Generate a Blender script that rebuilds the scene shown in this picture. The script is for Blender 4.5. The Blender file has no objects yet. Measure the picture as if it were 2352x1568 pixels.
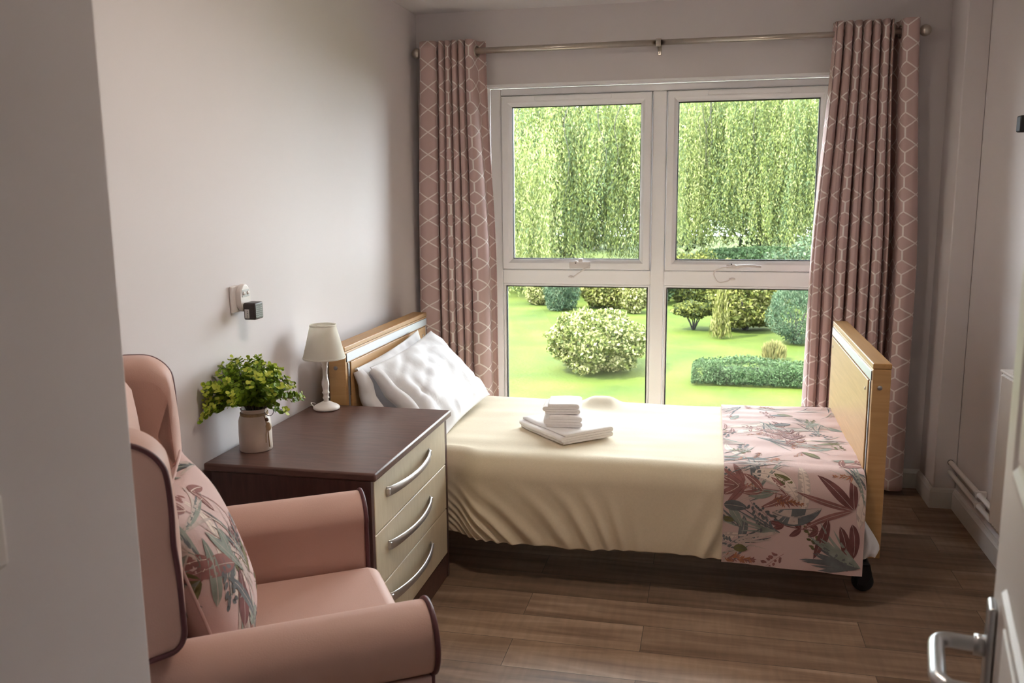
import bpy, bmesh, math, random
import numpy as np
from mathutils import Vector, Matrix, noise

random.seed(7)
rng = np.random.default_rng(7)
PI = math.pi
SC = bpy.context.scene
COL = SC.collection
R = math.radians

# ------------------------------------------------------------------ materials
def _nt(name):
    m = bpy.data.materials.new(name); m.use_nodes = True
    nt = m.node_tree
    return m, nt, nt.nodes, nt.links, nt.nodes['Principled BSDF']

def ramp(n, stops):
    r = n.new('ShaderNodeValToRGB')
    els = r.color_ramp.elements
    while len(els) < len(stops): els.new(0.5)
    for e, (p, c) in zip(els, stops):
        e.position = p; e.color = (*c, 1)
    return r

def mat(name, col, rough=0.6, metal=0.0, var=0.06, scale=8.0, bump=0.0, bscale=60.0, spec=0.5, sheen=0.0,
        stretch=(1, 1, 1), coat=0.0):
    """plain procedural surface: a colour that wanders a little, and an optional fine bump"""
    m, nt, n, l, b = _nt(name)
    tc = n.new('ShaderNodeTexCoord'); mp = n.new('ShaderNodeMapping')
    mp.inputs['Scale'].default_value = stretch
    l.new(tc.outputs['Object'], mp.inputs['Vector'])
    nz = n.new('ShaderNodeTexNoise'); nz.inputs['Scale'].default_value = scale; nz.inputs['Detail'].default_value = 4
    l.new(mp.outputs[0], nz.inputs['Vector'])
    lo = [max(0, c * (1 - var)) for c in col]; hi = [min(1, c * (1 + var)) for c in col]
    r = ramp(n, [(0.3, lo), (0.7, hi)])
    l.new(nz.outputs['Fac'], r.inputs['Fac']); l.new(r.outputs['Color'], b.inputs['Base Color'])
    b.inputs['Roughness'].default_value = rough; b.inputs['Metallic'].default_value = metal
    b.inputs['Specular IOR Level'].default_value = spec
    if sheen: b.inputs['Sheen Weight'].default_value = sheen
    if coat: b.inputs['Coat Weight'].default_value = coat
    if bump:
        nb = n.new('ShaderNodeTexNoise'); nb.inputs['Scale'].default_value = bscale; nb.inputs['Detail'].default_value = 3
        l.new(mp.outputs[0], nb.inputs['Vector'])
        bp = n.new('ShaderNodeBump'); bp.inputs['Strength'].default_value = bump; bp.inputs['Distance'].default_value = 0.01
        l.new(nb.outputs['Fac'], bp.inputs['Height']); l.new(bp.outputs[0], b.inputs['Normal'])
    return m

def wood(name, c1, c2, rough=0.45, stretch=(1, 1, 1), scale=6.0, bump=0.04, spec=0.5):
    m, nt, n, l, b = _nt(name)
    tc = n.new('ShaderNodeTexCoord'); mp = n.new('ShaderNodeMapping'); mp.inputs['Scale'].default_value = stretch
    l.new(tc.outputs['Object'], mp.inputs['Vector'])
    nz = n.new('ShaderNodeTexNoise'); nz.inputs['Scale'].default_value = scale; nz.inputs['Detail'].default_value = 7
    nz.inputs['Distortion'].default_value = 0.6
    l.new(mp.outputs[0], nz.inputs['Vector'])
    r = ramp(n, [(0.3, c1), (0.72, c2)])
    l.new(nz.outputs['Fac'], r.inputs['Fac']); l.new(r.outputs['Color'], b.inputs['Base Color'])
    b.inputs['Roughness'].default_value = rough; b.inputs['Specular IOR Level'].default_value = spec
    bp = n.new('ShaderNodeBump'); bp.inputs['Strength'].default_value = bump; bp.inputs['Distance'].default_value = 0.003
    l.new(nz.outputs['Fac'], bp.inputs['Height']); l.new(bp.outputs[0], b.inputs['Normal'])
    return m

def floor_mat():
    m, nt, n, l, b = _nt('vinyl_plank')
    tc = n.new('ShaderNodeTexCoord')
    br = n.new('ShaderNodeTexBrick')
    br.offset = 0.37; br.offset_frequency = 2
    br.inputs['Scale'].default_value = 1.0
    br.inputs['Brick Width'].default_value = 1.15; br.inputs['Row Height'].default_value = 0.175
    br.inputs['Mortar Size'].default_value = 0.0012; br.inputs['Mortar Smooth'].default_value = 0.2
    br.inputs['Color1'].default_value = (0, 0, 0, 1); br.inputs['Color2'].default_value = (1, 1, 1, 1)
    br.inputs['Mortar'].default_value = (0.3, 0.3, 0.3, 1); br.inputs['Bias'].default_value = 0.0
    l.new(tc.outputs['Object'], br.inputs['Vector'])
    # the grain is shifted plank by plank
    mp = n.new('ShaderNodeMapping'); mp.inputs['Scale'].default_value = (1.1, 11, 1)
    l.new(tc.outputs['Object'], mp.inputs['Vector'])
    ad = n.new('ShaderNodeVectorMath'); ad.operation = 'ADD'
    sc = n.new('ShaderNodeVectorMath'); sc.operation = 'SCALE'; sc.inputs['Scale'].default_value = 17.0
    l.new(br.outputs['Color'], sc.inputs[0]); l.new(mp.outputs[0], ad.inputs[0]); l.new(sc.outputs[0], ad.inputs[1])
    g = n.new('ShaderNodeTexNoise'); g.inputs['Scale'].default_value = 1.6; g.inputs['Detail'].default_value = 8
    g.inputs['Distortion'].default_value = 0.8
    l.new(ad.outputs[0], g.inputs['Vector'])
    r = ramp(n, [(0.28, (0.155, 0.096, 0.063)), (0.5, (0.270, 0.182, 0.124)), (0.72, (0.38, 0.275, 0.198))])
    l.new(g.outputs['Fac'], r.inputs['Fac'])
    # saw marks across the boards
    mp2 = n.new('ShaderNodeMapping'); mp2.inputs['Scale'].default_value = (38, 5, 1); mp2.inputs['Rotation'].default_value = (0, 0, 0.35)
    l.new(tc.outputs['Object'], mp2.inputs['Vector'])
    g2 = n.new('ShaderNodeTexNoise'); g2.inputs['Scale'].default_value = 1.3; g2.inputs['Detail'].default_value = 3
    l.new(mp2.outputs[0], g2.inputs['Vector'])
    r2 = ramp(n, [(0.35, (0.82, 0.82, 0.82)), (0.65, (1.12, 1.1, 1.08))])
    l.new(g2.outputs['Fac'], r2.inputs['Fac'])
    mx = n.new('ShaderNodeMix'); mx.data_type = 'RGBA'; mx.blend_type = 'MULTIPLY'; mx.inputs['Factor'].default_value = 0.5
    l.new(r.outputs['Color'], mx.inputs['A']); l.new(r2.outputs['Color'], mx.inputs['B'])
    # tone of each plank
    r3 = ramp(n, [(0.0, (0.66, 0.61, 0.58)), (1.0, (1.22, 1.22, 1.24))])
    l.new(br.outputs['Color'], r3.inputs['Fac'])
    mx2 = n.new('ShaderNodeMix'); mx2.data_type = 'RGBA'; mx2.blend_type = 'MULTIPLY'; mx2.inputs['Factor'].default_value = 1.0
    l.new(mx.outputs['Result'], mx2.inputs['A']); l.new(r3.outputs['Color'], mx2.inputs['B'])
    mx3 = n.new('ShaderNodeMix'); mx3.data_type = 'RGBA'
    l.new(br.outputs['Fac'], mx3.inputs['Factor']); l.new(mx2.outputs['Result'], mx3.inputs['A'])
    mx3.inputs['B'].default_value = (0.07, 0.05, 0.038, 1)
    l.new(mx3.outputs['Result'], b.inputs['Base Color'])
    b.inputs['Roughness'].default_value = 0.42; b.inputs['Specular IOR Level'].default_value = 0.4
    bp = n.new('ShaderNodeBump'); bp.inputs['Strength'].default_value = 0.08; bp.inputs['Distance'].default_value = 0.004
    l.new(g.outputs['Fac'], bp.inputs['Height']); l.new(bp.outputs[0], b.inputs['Normal'])
    return m

def lattice_mat():
    """dusty pink cloth woven with a pale lattice of hexagons and diamonds (UV in metres)"""
    m, nt, n, l, b = _nt('curtain_lattice')
    uv = n.new('ShaderNodeUVMap'); uv.uv_map = 'UVMap'
    sp = n.new('ShaderNodeSeparateXYZ'); l.new(uv.outputs[0], sp.inputs[0])
    def mth(op, a, bb=None):
        k = n.new('ShaderNodeMath'); k.operation = op
        for i, v in enumerate((a, bb)):
            if v is None: continue
            if isinstance(v, (int, float)): k.inputs[i].default_value = v
            else: l.new(v, k.inputs[i])
        return k.outputs[0]
    def tri(v, period):            # distance to the nearest multiple of the period
        f = mth('FRACT', mth('ADD', mth('DIVIDE', v, period), 0.5))
        return mth('MULTIPLY', mth('ABSOLUTE', mth('SUBTRACT', f, 0.5)), period)
    PU, PV, DH = 0.090, 0.112, 0.034
    u = tri(sp.outputs['X'], PU); v = tri(sp.outputs['Y'], PV)
    a, c = PU / 2, DH
    ln = math.hypot(1 / a, 1 / c)
    d1 = mth('DIVIDE', mth('ABSOLUTE', mth('SUBTRACT', mth('ADD', mth('DIVIDE', u, a), mth('DIVIDE', v, c)), 1.0)), ln)
    bar = mth('MAXIMUM', u, mth('SUBTRACT', c, v))
    d = mth('MINIMUM', d1, bar)
    w = n.new('ShaderNodeMapRange'); w.inputs['From Min'].default_value = 0.0022; w.inputs['From Max'].default_value = 0.0038
    w.inputs['To Min'].default_value = 1; w.inputs['To Max'].default_value = 0
    l.new(d, w.inputs['Value'])
    mx = n.new('ShaderNodeMix'); mx.data_type = 'RGBA'
    mx.inputs['A'].default_value = (0.60, 0.43, 0.41, 1); mx.inputs['B'].default_value = (0.88, 0.81, 0.78, 1)
    l.new(w.outputs[0], mx.inputs['Factor'])
    l.new(mx.outputs['Result'], b.inputs['Base Color'])
    b.inputs['Roughness'].default_value = 0.85; b.inputs['Specular IOR Level'].default_value = 0.2
    b.inputs['Sheen Weight'].default_value = 0.1
    tr = n.new('ShaderNodeBsdfTranslucent'); l.new(mx.outputs['Result'], tr.inputs['Color'])
    ms = n.new('ShaderNodeMixShader'); ms.inputs[0].default_value = 0.10
    out = n['Material Output']
    l.new(b.outputs[0], ms.inputs[1]); l.new(tr.outputs[0], ms.inputs[2]); l.new(ms.outputs[0], out.inputs['Surface'])
    return m

def leaf_mat(name, col, trans=0.3, rough=0.55, spec=0.3):
    m, nt, n, l, b = _nt(name)
    tc = n.new('ShaderNodeTexCoord')
    nz = n.new('ShaderNodeTexNoise'); nz.inputs['Scale'].default_value = 3.0
    l.new(tc.outputs['Object'], nz.inputs['Vector'])
    r = ramp(n, [(0.3, [c * 0.82 for c in col]), (0.7, [min(1, c * 1.18) for c in col])])
    l.new(nz.outputs['Fac'], r.inputs['Fac']); l.new(r.outputs['Color'], b.inputs['Base Color'])
    b.inputs['Roughness'].default_value = rough; b.inputs['Specular IOR Level'].default_value = spec
    tr = n.new('ShaderNodeBsdfTranslucent'); l.new(r.outputs['Color'], tr.inputs['Color'])
    ms = n.new('ShaderNodeMixShader'); ms.inputs[0].default_value = trans
    l.new(b.outputs[0], ms.inputs[1]); l.new(tr.outputs[0], ms.inputs[2]); l.new(ms.outputs[0], n['Material Output'].inputs['Surface'])
    return m

def glass_mat():
    m = bpy.data.materials.new('window_glass'); m.use_nodes = True
    n, l = m.node_tree.nodes, m.node_tree.links
    n.remove(n['Principled BSDF'])
    t = n.new('ShaderNodeBsdfTransparent'); t.inputs['Color'].default_value = (0.97, 0.985, 0.975, 1)
    g = n.new('ShaderNodeBsdfGlossy'); g.inputs['Roughness'].default_value = 0.01
    fr = n.new('ShaderNodeFresnel'); fr.inputs['IOR'].default_value = 1.25
    ms = n.new('ShaderNodeMixShader')
    l.new(fr.outputs[0], ms.inputs[0]); l.new(t.outputs[0], ms.inputs[1]); l.new(g.outputs[0], ms.inputs[2])
    l.new(ms.outputs[0], n['Material Output'].inputs['Surface'])
    return m

def lawn_mat():
    m, nt, n, l, b = _nt('mown_grass')
    tc = n.new('ShaderNodeTexCoord')
    a = n.new('ShaderNodeTexNoise'); a.inputs['Scale'].default_value = 0.55; a.inputs['Detail'].default_value = 5
    c = n.new('ShaderNodeTexNoise'); c.inputs['Scale'].default_value = 14; c.inputs['Detail'].default_value = 6
    l.new(tc.outputs['Object'], a.inputs['Vector']); l.new(tc.outputs['Object'], c.inputs['Vector'])
    mm = n.new('ShaderNodeMath'); mm.operation = 'MULTIPLY_ADD'; mm.inputs[1].default_value = 0.45
    l.new(c.outputs['Fac'], mm.inputs[0]); l.new(a.outputs['Fac'], mm.inputs[2])
    r = ramp(n, [(0.48, LAWN[0]), (0.72, LAWN[1]), (0.95, LAWN[2])])
    l.new(mm.outputs[0], r.inputs['Fac']); l.new(r.outputs['Color'], b.inputs['Base Color'])
    b.inputs['Roughness'].default_value = 0.9; b.inputs['Specular IOR Level'].default_value = 0.1
    bp = n.new('ShaderNodeBump'); bp.inputs['Strength'].default_value = 0.5; bp.inputs['Distance'].default_value = 0.05
    l.new(c.outputs['Fac'], bp.inputs['Height']); l.new(bp.outputs[0], b.inputs['Normal'])
    return m

GS = 0.25            # foliage reflects little of a bright sky
LAWN = ((0.0120, 0.0235, 0.0015), (0.0225, 0.0345, 0.0026), (0.0335, 0.0425, 0.0056))
M = {}
M['wall'] = mat('wall_paint', (0.675, 0.63, 0.635), 0.75, var=0.015, scale=2, bump=0.03, bscale=220, spec=0.3)
M['ceiling'] = mat('ceiling_paint', (0.74, 0.71, 0.71), 0.8, var=0.01, scale=2, spec=0.2)
M['floor'] = floor_mat()
M['skirting'] = mat('skirting_gloss', (0.66, 0.63, 0.61), 0.4, var=0.02, scale=3)
M['upvc'] = mat('white_upvc', (0.88, 0.87, 0.88), 0.35, var=0.01, scale=3, spec=0.5)
M['reveal'] = mat('reveal_paint', (0.88, 0.87, 0.88), 0.6, var=0.01, scale=3)
M['gasket'] = mat('dark_rubber_gasket', (0.05, 0.05, 0.05), 0.6)
M['glass'] = glass_mat()
M['brass'] = mat('antique_nickel', (0.55, 0.50, 0.44), 0.28, 1.0, var=0.05, scale=20)
M['chrome'] = mat('satin_chrome', (0.68, 0.68, 0.69), 0.4, 1.0, var=0.03, scale=20)
M['handle'] = mat('satin_door_steel', (0.46, 0.46, 0.47), 0.32, 1.0, var=0.03, scale=20)
M['steel'] = mat('brushed_aluminium', (0.36, 0.365, 0.375), 0.5, 0.85, var=0.05, scale=30, stretch=(30, 1, 30))
M['lattice'] = lattice_mat()
M['beech'] = wood('beech_laminate', (0.41, 0.228, 0.085), (0.50, 0.292, 0.122), 0.4, stretch=(1, 1, 14), scale=4)
M['beech_edge'] = wood('beech_edge', (0.37, 0.195, 0.065), (0.45, 0.25, 0.092), 0.4, stretch=(14, 1, 14), scale=3)
M['walnut'] = wood('dark_walnut_laminate', (0.070, 0.031, 0.024), (0.125, 0.062, 0.048), 0.34, stretch=(3, 20, 20), scale=3, spec=0.5)
M['walnut_side'] = wood('dark_walnut_side', (0.055, 0.022, 0.018), (0.090, 0.040, 0.032), 0.4, stretch=(20, 20, 2), scale=3)
M['cream'] = wood('cream_ash_front', (0.60, 0.51, 0.36), (0.68, 0.59, 0.43), 0.42, stretch=(10, 30, 3), scale=5, bump=0.08)
M['sheet'] = mat('white_cotton', (0.76, 0.755, 0.775), 0.8, var=0.01, scale=5, bump=0.10, bscale=30, sheen=0.1, spec=0.2)
M['towel'] = mat('white_terry', (0.88, 0.85, 0.84), 0.95, var=0.02, scale=60, bump=0.25, bscale=420, sheen=0.2, spec=0.1)
M['spread'] = mat('cream_bedspread', (0.62, 0.53, 0.385), 0.8, var=0.025, scale=120, bump=0.12, bscale=500, sheen=0.15, spec=0.2)
M['pinkcloth'] = mat('floral_ground_pink', (0.55, 0.395, 0.37), 0.8, var=0.04, scale=4, bump=0.06, bscale=300, spec=0.2)
M['leather'] = mat('blush_leather', (0.53, 0.335, 0.28), 0.5, var=0.03, scale=3, bump=0.10, bscale=420, spec=0.35, sheen=0.05)
M['piping'] = mat('burgundy_piping', (0.09, 0.024, 0.030), 0.5, var=0.1)
M['burgundy'] = mat('print_burgundy', (0.155, 0.062, 0.060), 0.8, var=0.25, scale=25, spec=0.2)
M['plum'] = mat('print_plum', (0.25, 0.115, 0.105), 0.8, var=0.25, scale=25, spec=0.2)
M['rust'] = mat('print_rust', (0.37, 0.155, 0.085), 0.8, var=0.25, scale=25, spec=0.2)
M['sage'] = mat('print_sage', (0.235, 0.255, 0.22), 0.8, var=0.25, scale=25, spec=0.2)
M['slate'] = mat('print_slate', (0.125, 0.13, 0.135), 0.8, var=0.3, scale=25, spec=0.2)
M['moss'] = mat('print_moss', (0.135, 0.125, 0.055), 0.8, var=0.3, scale=25, spec=0.2)
M['pale'] = mat('print_pale_grey', (0.46, 0.37, 0.33), 0.8, var=0.15, scale=25, spec=0.2)
M['bone'] = mat('print_bone', (0.66, 0.54, 0.47), 0.8, var=0.1, scale=25, spec=0.2)
M['ceramic'] = mat('cream_stoneware', (0.62, 0.52, 0.44), 0.4, var=0.04, scale=20)
M['twine'] = mat('jute_twine', (0.38, 0.26, 0.15), 0.9, var=0.2, scale=80)
M['bead'] = mat('wooden_bead', (0.48, 0.33, 0.19), 0.5, var=0.1, scale=40)
M['knot'] = mat('dark_bead', (0.10, 0.04, 0.02), 0.5)
M['wire'] = mat('dark_wire', (0.14, 0.12, 0.11), 0.5, 0.8)
M['lampwhite'] = mat('white_painted_wood', (0.72, 0.67, 0.63), 0.45, var=0.03, scale=12)
M['shade'] = mat('ivory_shade_linen', (0.83, 0.77, 0.71), 0.85, var=0.02, scale=200, bump=0.1, bscale=500)
M['shade'] = leaf_mat('ivory_shade_linen', (0.90, 0.84, 0.77), 0.42, 0.85, 0.1)
M['plasticw'] = mat('white_plastic', (0.70, 0.65, 0.63), 0.35, var=0.01)
M['plasticg'] = mat('grey_plastic', (0.42, 0.42, 0.42), 0.4, var=0.02)
M['black'] = mat('black_plastic', (0.030, 0.022, 0.022), 0.4, var=0.2, scale=200)
M['labelp'] = mat('silver_label', (0.55, 0.54, 0.54), 0.5, var=0.1, scale=200)
M['ink'] = mat('label_ink', (0.08, 0.08, 0.09), 0.6)
M['radiator'] = mat('radiator_enamel', (0.66, 0.61, 0.58), 0.35, var=0.01)
M['door'] = mat('door_paint', (0.64, 0.60, 0.58), 0.4, var=0.015, scale=4)
M['darkmetal'] = mat('dark_bed_metal', (0.035, 0.035, 0.04), 0.5, 0.6)
M['rubber'] = mat('black_rubber', (0.02, 0.02, 0.022), 0.6)
M['legwood'] = wood('chair_leg_wood', (0.07, 0.03, 0.02), (0.12, 0.055, 0.035), 0.4)
M['stem'] = mat('plant_stem', (0.07, 0.06, 0.03), 0.7)
M['bark'] = mat('tree_bark', (0.0085, 0.0070, 0.0050), 0.9, var=0.3, scale=12, bump=0.5, bscale=20)
M['lawn'] = lawn_mat()
for nm, c in dict(sprig_a=(0.24, 0.36, 0.025), sprig_b=(0.14, 0.24, 0.017), sprig_c=(0.48, 0.54, 0.070)).items():
    M[nm] = leaf_mat('leaf_' + nm, c, 0.25, 0.5)
GR = dict(willow_a=(0.36, 0.46, 0.12), willow_b=(0.22, 0.33, 0.15), willow_c=(0.78, 0.86, 0.36),
          gold_a=(0.32, 0.35, 0.080), gold_b=(0.17, 0.21, 0.045), gold_c=(0.56, 0.55, 0.21),
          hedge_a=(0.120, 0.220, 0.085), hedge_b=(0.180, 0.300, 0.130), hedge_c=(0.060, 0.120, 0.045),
          blue_a=(0.135, 0.240, 0.125), blue_b=(0.085, 0.160, 0.090), blue_c=(0.240, 0.340, 0.200),
          var_a=(0.27, 0.32, 0.080), var_b=(0.12, 0.17, 0.040), var_c=(0.80, 0.80, 0.36),
          dark_a=(0.060, 0.095, 0.035), dark_b=(0.040, 0.070, 0.030), dark_c=(0.105, 0.145, 0.055),
          tuft_a=(0.55, 0.50, 0.20), tuft_b=(0.36, 0.38, 0.14))
for k, c in GR.items(): M[k] = leaf_mat('foliage_' + k, [x * GS for x in c], 0.35, 0.6, 0.12)

# ------------------------------------------------------------------ geometry collector
WM = {}                      # world matrix of every object made here

class MB:
    """collects shapes in world coordinates; build() links them as ONE mesh object"""
    def __init__(s): s.bm = bmesh.new(); s.T = Matrix.Identity(4); s.mi = 0
    def _add(s, verts, faces, smooth=False):
        vs = [s.bm.verts.new(s.T @ Vector(v)) for v in verts]
        out = []
        for f in faces:
            try:
                fc = s.bm.faces.new([vs[i] for i in f]); fc.smooth = smooth; fc.material_index = s.mi; out.append(fc)
            except ValueError: pass
        return vs, out
    def box(s, lo, hi, bev=0.0, seg=2, smooth=None):
        x0, y0, z0 = lo; x1, y1, z1 = hi
        v = [(x0, y0, z0), (x1, y0, z0), (x1, y1, z0), (x0, y1, z0), (x0, y0, z1), (x1, y0, z1), (x1, y1, z1), (x0, y1, z1)]
        f = [(0, 3, 2, 1), (4, 5, 6, 7), (0, 1, 5, 4), (1, 2, 6, 5), (2, 3, 7, 6), (3, 0, 4, 7)]
        vs, fs = s._add(v, f)
        if bev:
            es = list({e for fc in fs for e in fc.edges})
            r = bmesh.ops.bevel(s.bm, geom=es, offset=bev, segments=seg, profile=0.5, affect='EDGES')
            for fc in r['faces']:
                fc.smooth = bool(smooth) if smooth is not None else seg > 2; fc.material_index = s.mi
            if smooth:
                for fc in fs:
                    if fc.is_valid: fc.smooth = True
        return s
    def grid(s, P, closed_u=False, closed_v=False, smooth=True, flip=False):
        """P[i][j] points"""
        nu, nv = len(P), len(P[0])
        verts = [p for row in P for p in row]; faces = []
        for i in range(nu if closed_u else nu - 1):
            for j in range(nv if closed_v else nv - 1):
                a, b = i * nv + j, ((i + 1) % nu) * nv + j
                c, d = ((i + 1) % nu) * nv + (j + 1) % nv, i * nv + (j + 1) % nv
                faces.append((a, d, c, b) if flip else (a, b, c, d))
        return s._add(verts, faces, smooth)
    def tube(s, path, r, n=8, caps=True, closed=False):
        path = [Vector(p) for p in path]; N = len(path)
        rows = []; up = Vector((0, 0, 1)); prev = None
        for i, p in enumerate(path):
            if closed: t = path[(i + 1) % N] - path[i - 1]
            else: t = path[min(i + 1, N - 1)] - path[max(i - 1, 0)]
            t.normalize()
            if prev is None:
                a = t.cross(up if abs(t.z) < 0.9 else Vector((1, 0, 0))).normalized()
            else:
                a = (prev - t * prev.dot(t)).normalized()
            prev = a; b = t.cross(a)
            rr = r[i] if isinstance(r, (list, tuple)) else r
            rows.append([p + (a * math.cos(2 * PI * k / n) + b * math.sin(2 * PI * k / n)) * rr for k in range(n)])
        vs, _ = s.grid(rows, closed_u=closed, closed_v=True)
        if caps and not closed:
            for ring in (vs[:n][::-1], vs[-n:]):
                try: fc = s.bm.faces.new(ring); fc.material_index = s.mi
                except ValueError: pass
        return s
    def cyl(s, p0, p1, r, n=16): return s.tube([p0, p1], r, n)
    def lathe(s, prof, c=(0, 0, 0), n=32, axis='z'):
        rows = []
        for r, h in prof:
            row = []
            for k in range(n):
                a = 2 * PI * k / n
                if axis == 'z': row.append((c[0] + r * math.cos(a), c[1] + r * math.sin(a), c[2] + h))
                elif axis == 'x': row.append((c[0] + h, c[1] + r * math.cos(a), c[2] + r * math.sin(a)))
                else: row.append((c[0] + r * math.cos(a), c[1] + h, c[2] + r * math.sin(a)))
            rows.append(row)
        vs, _ = s.grid(rows, closed_v=True)
        for k, ring in ((0, vs[:n]), (-1, vs[-n:])):
            if prof[k][0] > 1e-5 and prof[0] != prof[-1]:
                try: fc = s.bm.faces.new(ring if k else ring[::-1]); fc.material_index = s.mi
                except ValueError: pass
        return s
    def sphere(s, c, r, n=12, sx=1, sy=1, sz=1):
        rows = []
        for i in range(n + 1):
            th = PI * i / n
            rows.append([(c[0] + sx * r * max(math.sin(th), 1e-4) * math.cos(2 * PI * k / (2 * n)), c[1] + sy * r * max(math.sin(th), 1e-4) * math.sin(2 * PI * k / (2 * n)), c[2] + sz * r * math.cos(th)) for k in range(2 * n)])
        s.grid(rows, closed_v=True); return s
    def prism(s, poly, axis, a, b, bev=0.0, seg=2, smooth=False):
        """a polygon in the plane across the axis, pushed from a to b along it"""
        def P(q, t):
            return {'x': (t, q[0], q[1]), 'y': (q[0], t, q[1]), 'z': (q[0], q[1], t)}[axis]
        n = len(poly)
        v = [P(q, a) for q in poly] + [P(q, b) for q in poly]
        f = [tuple(range(n))[::-1], tuple(range(n, 2 * n))] + [(i, (i + 1) % n, n + (i + 1) % n, n + i) for i in range(n)]
        vs, fs = s._add(v, f, smooth)
        fs[0].smooth = fs[1].smooth = False
        if bev:
            es = list(fs[0].edges) + list(fs[1].edges)
            r = bmesh.ops.bevel(s.bm, geom=es, offset=bev, segments=seg, profile=0.5, affect='EDGES')
            for fc in r['faces']: fc.smooth = True; fc.material_index = s.mi
        return s
    def build(s, name, mats, parent=None, label=None, normals=True, weld=False):
        if weld: bmesh.ops.remove_doubles(s.bm, verts=s.bm.verts, dist=1e-5)
        if normals: bmesh.ops.recalc_face_normals(s.bm, faces=s.bm.faces)
        me = bpy.data.meshes.new(name)
        W = WM[parent.name].copy() if parent else Matrix.Identity(4)
        if parent is None:                       # a one-mesh thing gets its origin at its base
            xs = [v.co for v in s.bm.verts]
            lo = Vector([min(c[i] for c in xs) for i in range(3)]); hi = Vector([max(c[i] for c in xs) for i in range(3)])
            W = Matrix.Translation(((lo.x + hi.x) / 2, (lo.y + hi.y) / 2, lo.z))
        s.bm.transform(W.inverted())
        s.bm.to_mesh(me); s.bm.free()
        for m in (mats if isinstance(mats, (list, tuple)) else [mats]): me.materials.append(m)
        o = bpy.data.objects.new(name, me); COL.objects.link(o)
        if parent: o.parent = parent
        else: o.matrix_world = W
        WM[o.name] = W
        if label: o['label'] = label
        return o

def thing(name, label, cat, loc, group=None, kind=None):
    o = bpy.data.objects.new(name, None); COL.objects.link(o)
    o.location = loc; o.empty_display_size = 0.1
    WM[o.name] = Matrix.Translation(loc)
    return tag(o, label, cat, group, kind)

def tag(o, label=None, cat=None, group=None, kind=None):
    if label: o['label'] = label
    if cat: o['category'] = cat
    if group: o['group'] = group
    if kind: o['kind'] = kind
    return o

def np_mesh(name, V, k, mats, midx=None, parent=None, label=None):
    """V: (n, k, 3) separate k-gons, fast"""
    n = len(V)
    me = bpy.data.meshes.new(name)
    W = WM[parent.name] if parent else Matrix.Identity(4)
    off = np.array(W.translation)
    co = (V.reshape(-1, 3) - off).astype(np.float32)
    me.vertices.add(n * k); me.vertices.foreach_set('co', co.ravel())
    me.loops.add(n * k); me.loops.foreach_set('vertex_index', np.arange(n * k, dtype=np.int32))
    me.polygons.add(n)
    me.polygons.foreach_set('loop_start', np.arange(0, n * k, k, dtype=np.int32))
    if midx is not None: me.polygons.foreach_set('material_index', midx.astype(np.int32))
    for m in mats: me.materials.append(m)
    me.update(calc_edges=True); me.validate()
    o = bpy.data.objects.new(name, me); COL.objects.link(o)
    if parent: o.parent = parent
    WM[o.name] = W.copy()
    if label: o['label'] = label
    return o

def smooth01(t): t = min(1, max(0, t)); return t * t * (3 - 2 * t)

def catmull(pts, per=8):
    out = []; P = [Vector(p) for p in pts]; n = len(P)
    for i in range(n - 1):
        p0, p1, p2, p3 = P[max(i - 1, 0)], P[i], P[i + 1], P[min(i + 2, n - 1)]
        for k in range(per):
            t = k / per
            out.append(0.5 * ((2 * p1) + (p2 - p0) * t + (2 * p0 - 5 * p1 + 4 * p2 - p3) * t * t + (3 * p1 - p0 - 3 * p2 + p3) * t ** 3))
    out.append(P[-1]); return out

# ------------------------------------------------------------------ the room
XR, H = 2.684, 2.40                    # right wall, ceiling
PX, PY = 2.586, -0.274                 # the boxed pier in the far right corner
OX0, OX1, OZ0, OZ1 = 0.366, 2.150, 0.24, 2.03     # window opening
WT = 0.28                              # thickness of the outside wall
FRX, FRY = 0.782, -3.573               # corner of the wall in the left foreground
YB = -5.6                              # far end of the hall behind the camera

def structure(o): o['kind'] = 'structure'; return o

b = MB(); b.box((-0.2, YB - 0.2, -0.15), (XR + 0.2, WT, 0.0)); structure(b.build('floor', M['floor']))
b = MB(); b.box((-0.2, YB - 0.2, H), (XR + 0.2, WT, H + 0.15)); structure(b.build('ceiling', M['ceiling']))
b = MB(); b.box((-0.2, YB, 0.0), (0.0, WT, H)); structure(b.build('wall_left', M['wall']))
b = MB(); b.box((XR, YB, 0.0), (XR + 0.2, WT, H)); structure(b.build('wall_right', M['wall']))
b = MB()
for lo, hi in (((0, 0, 0), (OX0, WT, H)), ((OX1, 0, 0), (XR, WT, H)), ((OX0, 0, OZ1), (OX1, WT, H)), ((OX0, 0, 0), (OX1, WT, OZ0))):
    b.box(lo, hi)
structure(b.build('wall_back', M['wall']))
b = MB(); b.box((PX, PY, 0.0), (XR, 0.0, H), 0.006, 3); structure(b.build('wall_pier', M['wall']))
b = MB(); b.box((0.0, YB, 0.0), (FRX, FRY, H), 0.004, 2); structure(b.build('wall_entrance', M['wall']))
b = MB(); b.box((1.80, -4.36, 0.0), (XR, -4.26, H)); structure(b.build('wall_doorway', M['wall']))
b = MB(); b.box((0.0, YB - 0.2, 0.0), (XR, YB, H)); structure(b.build('wall_hall', M['wall']))

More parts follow.
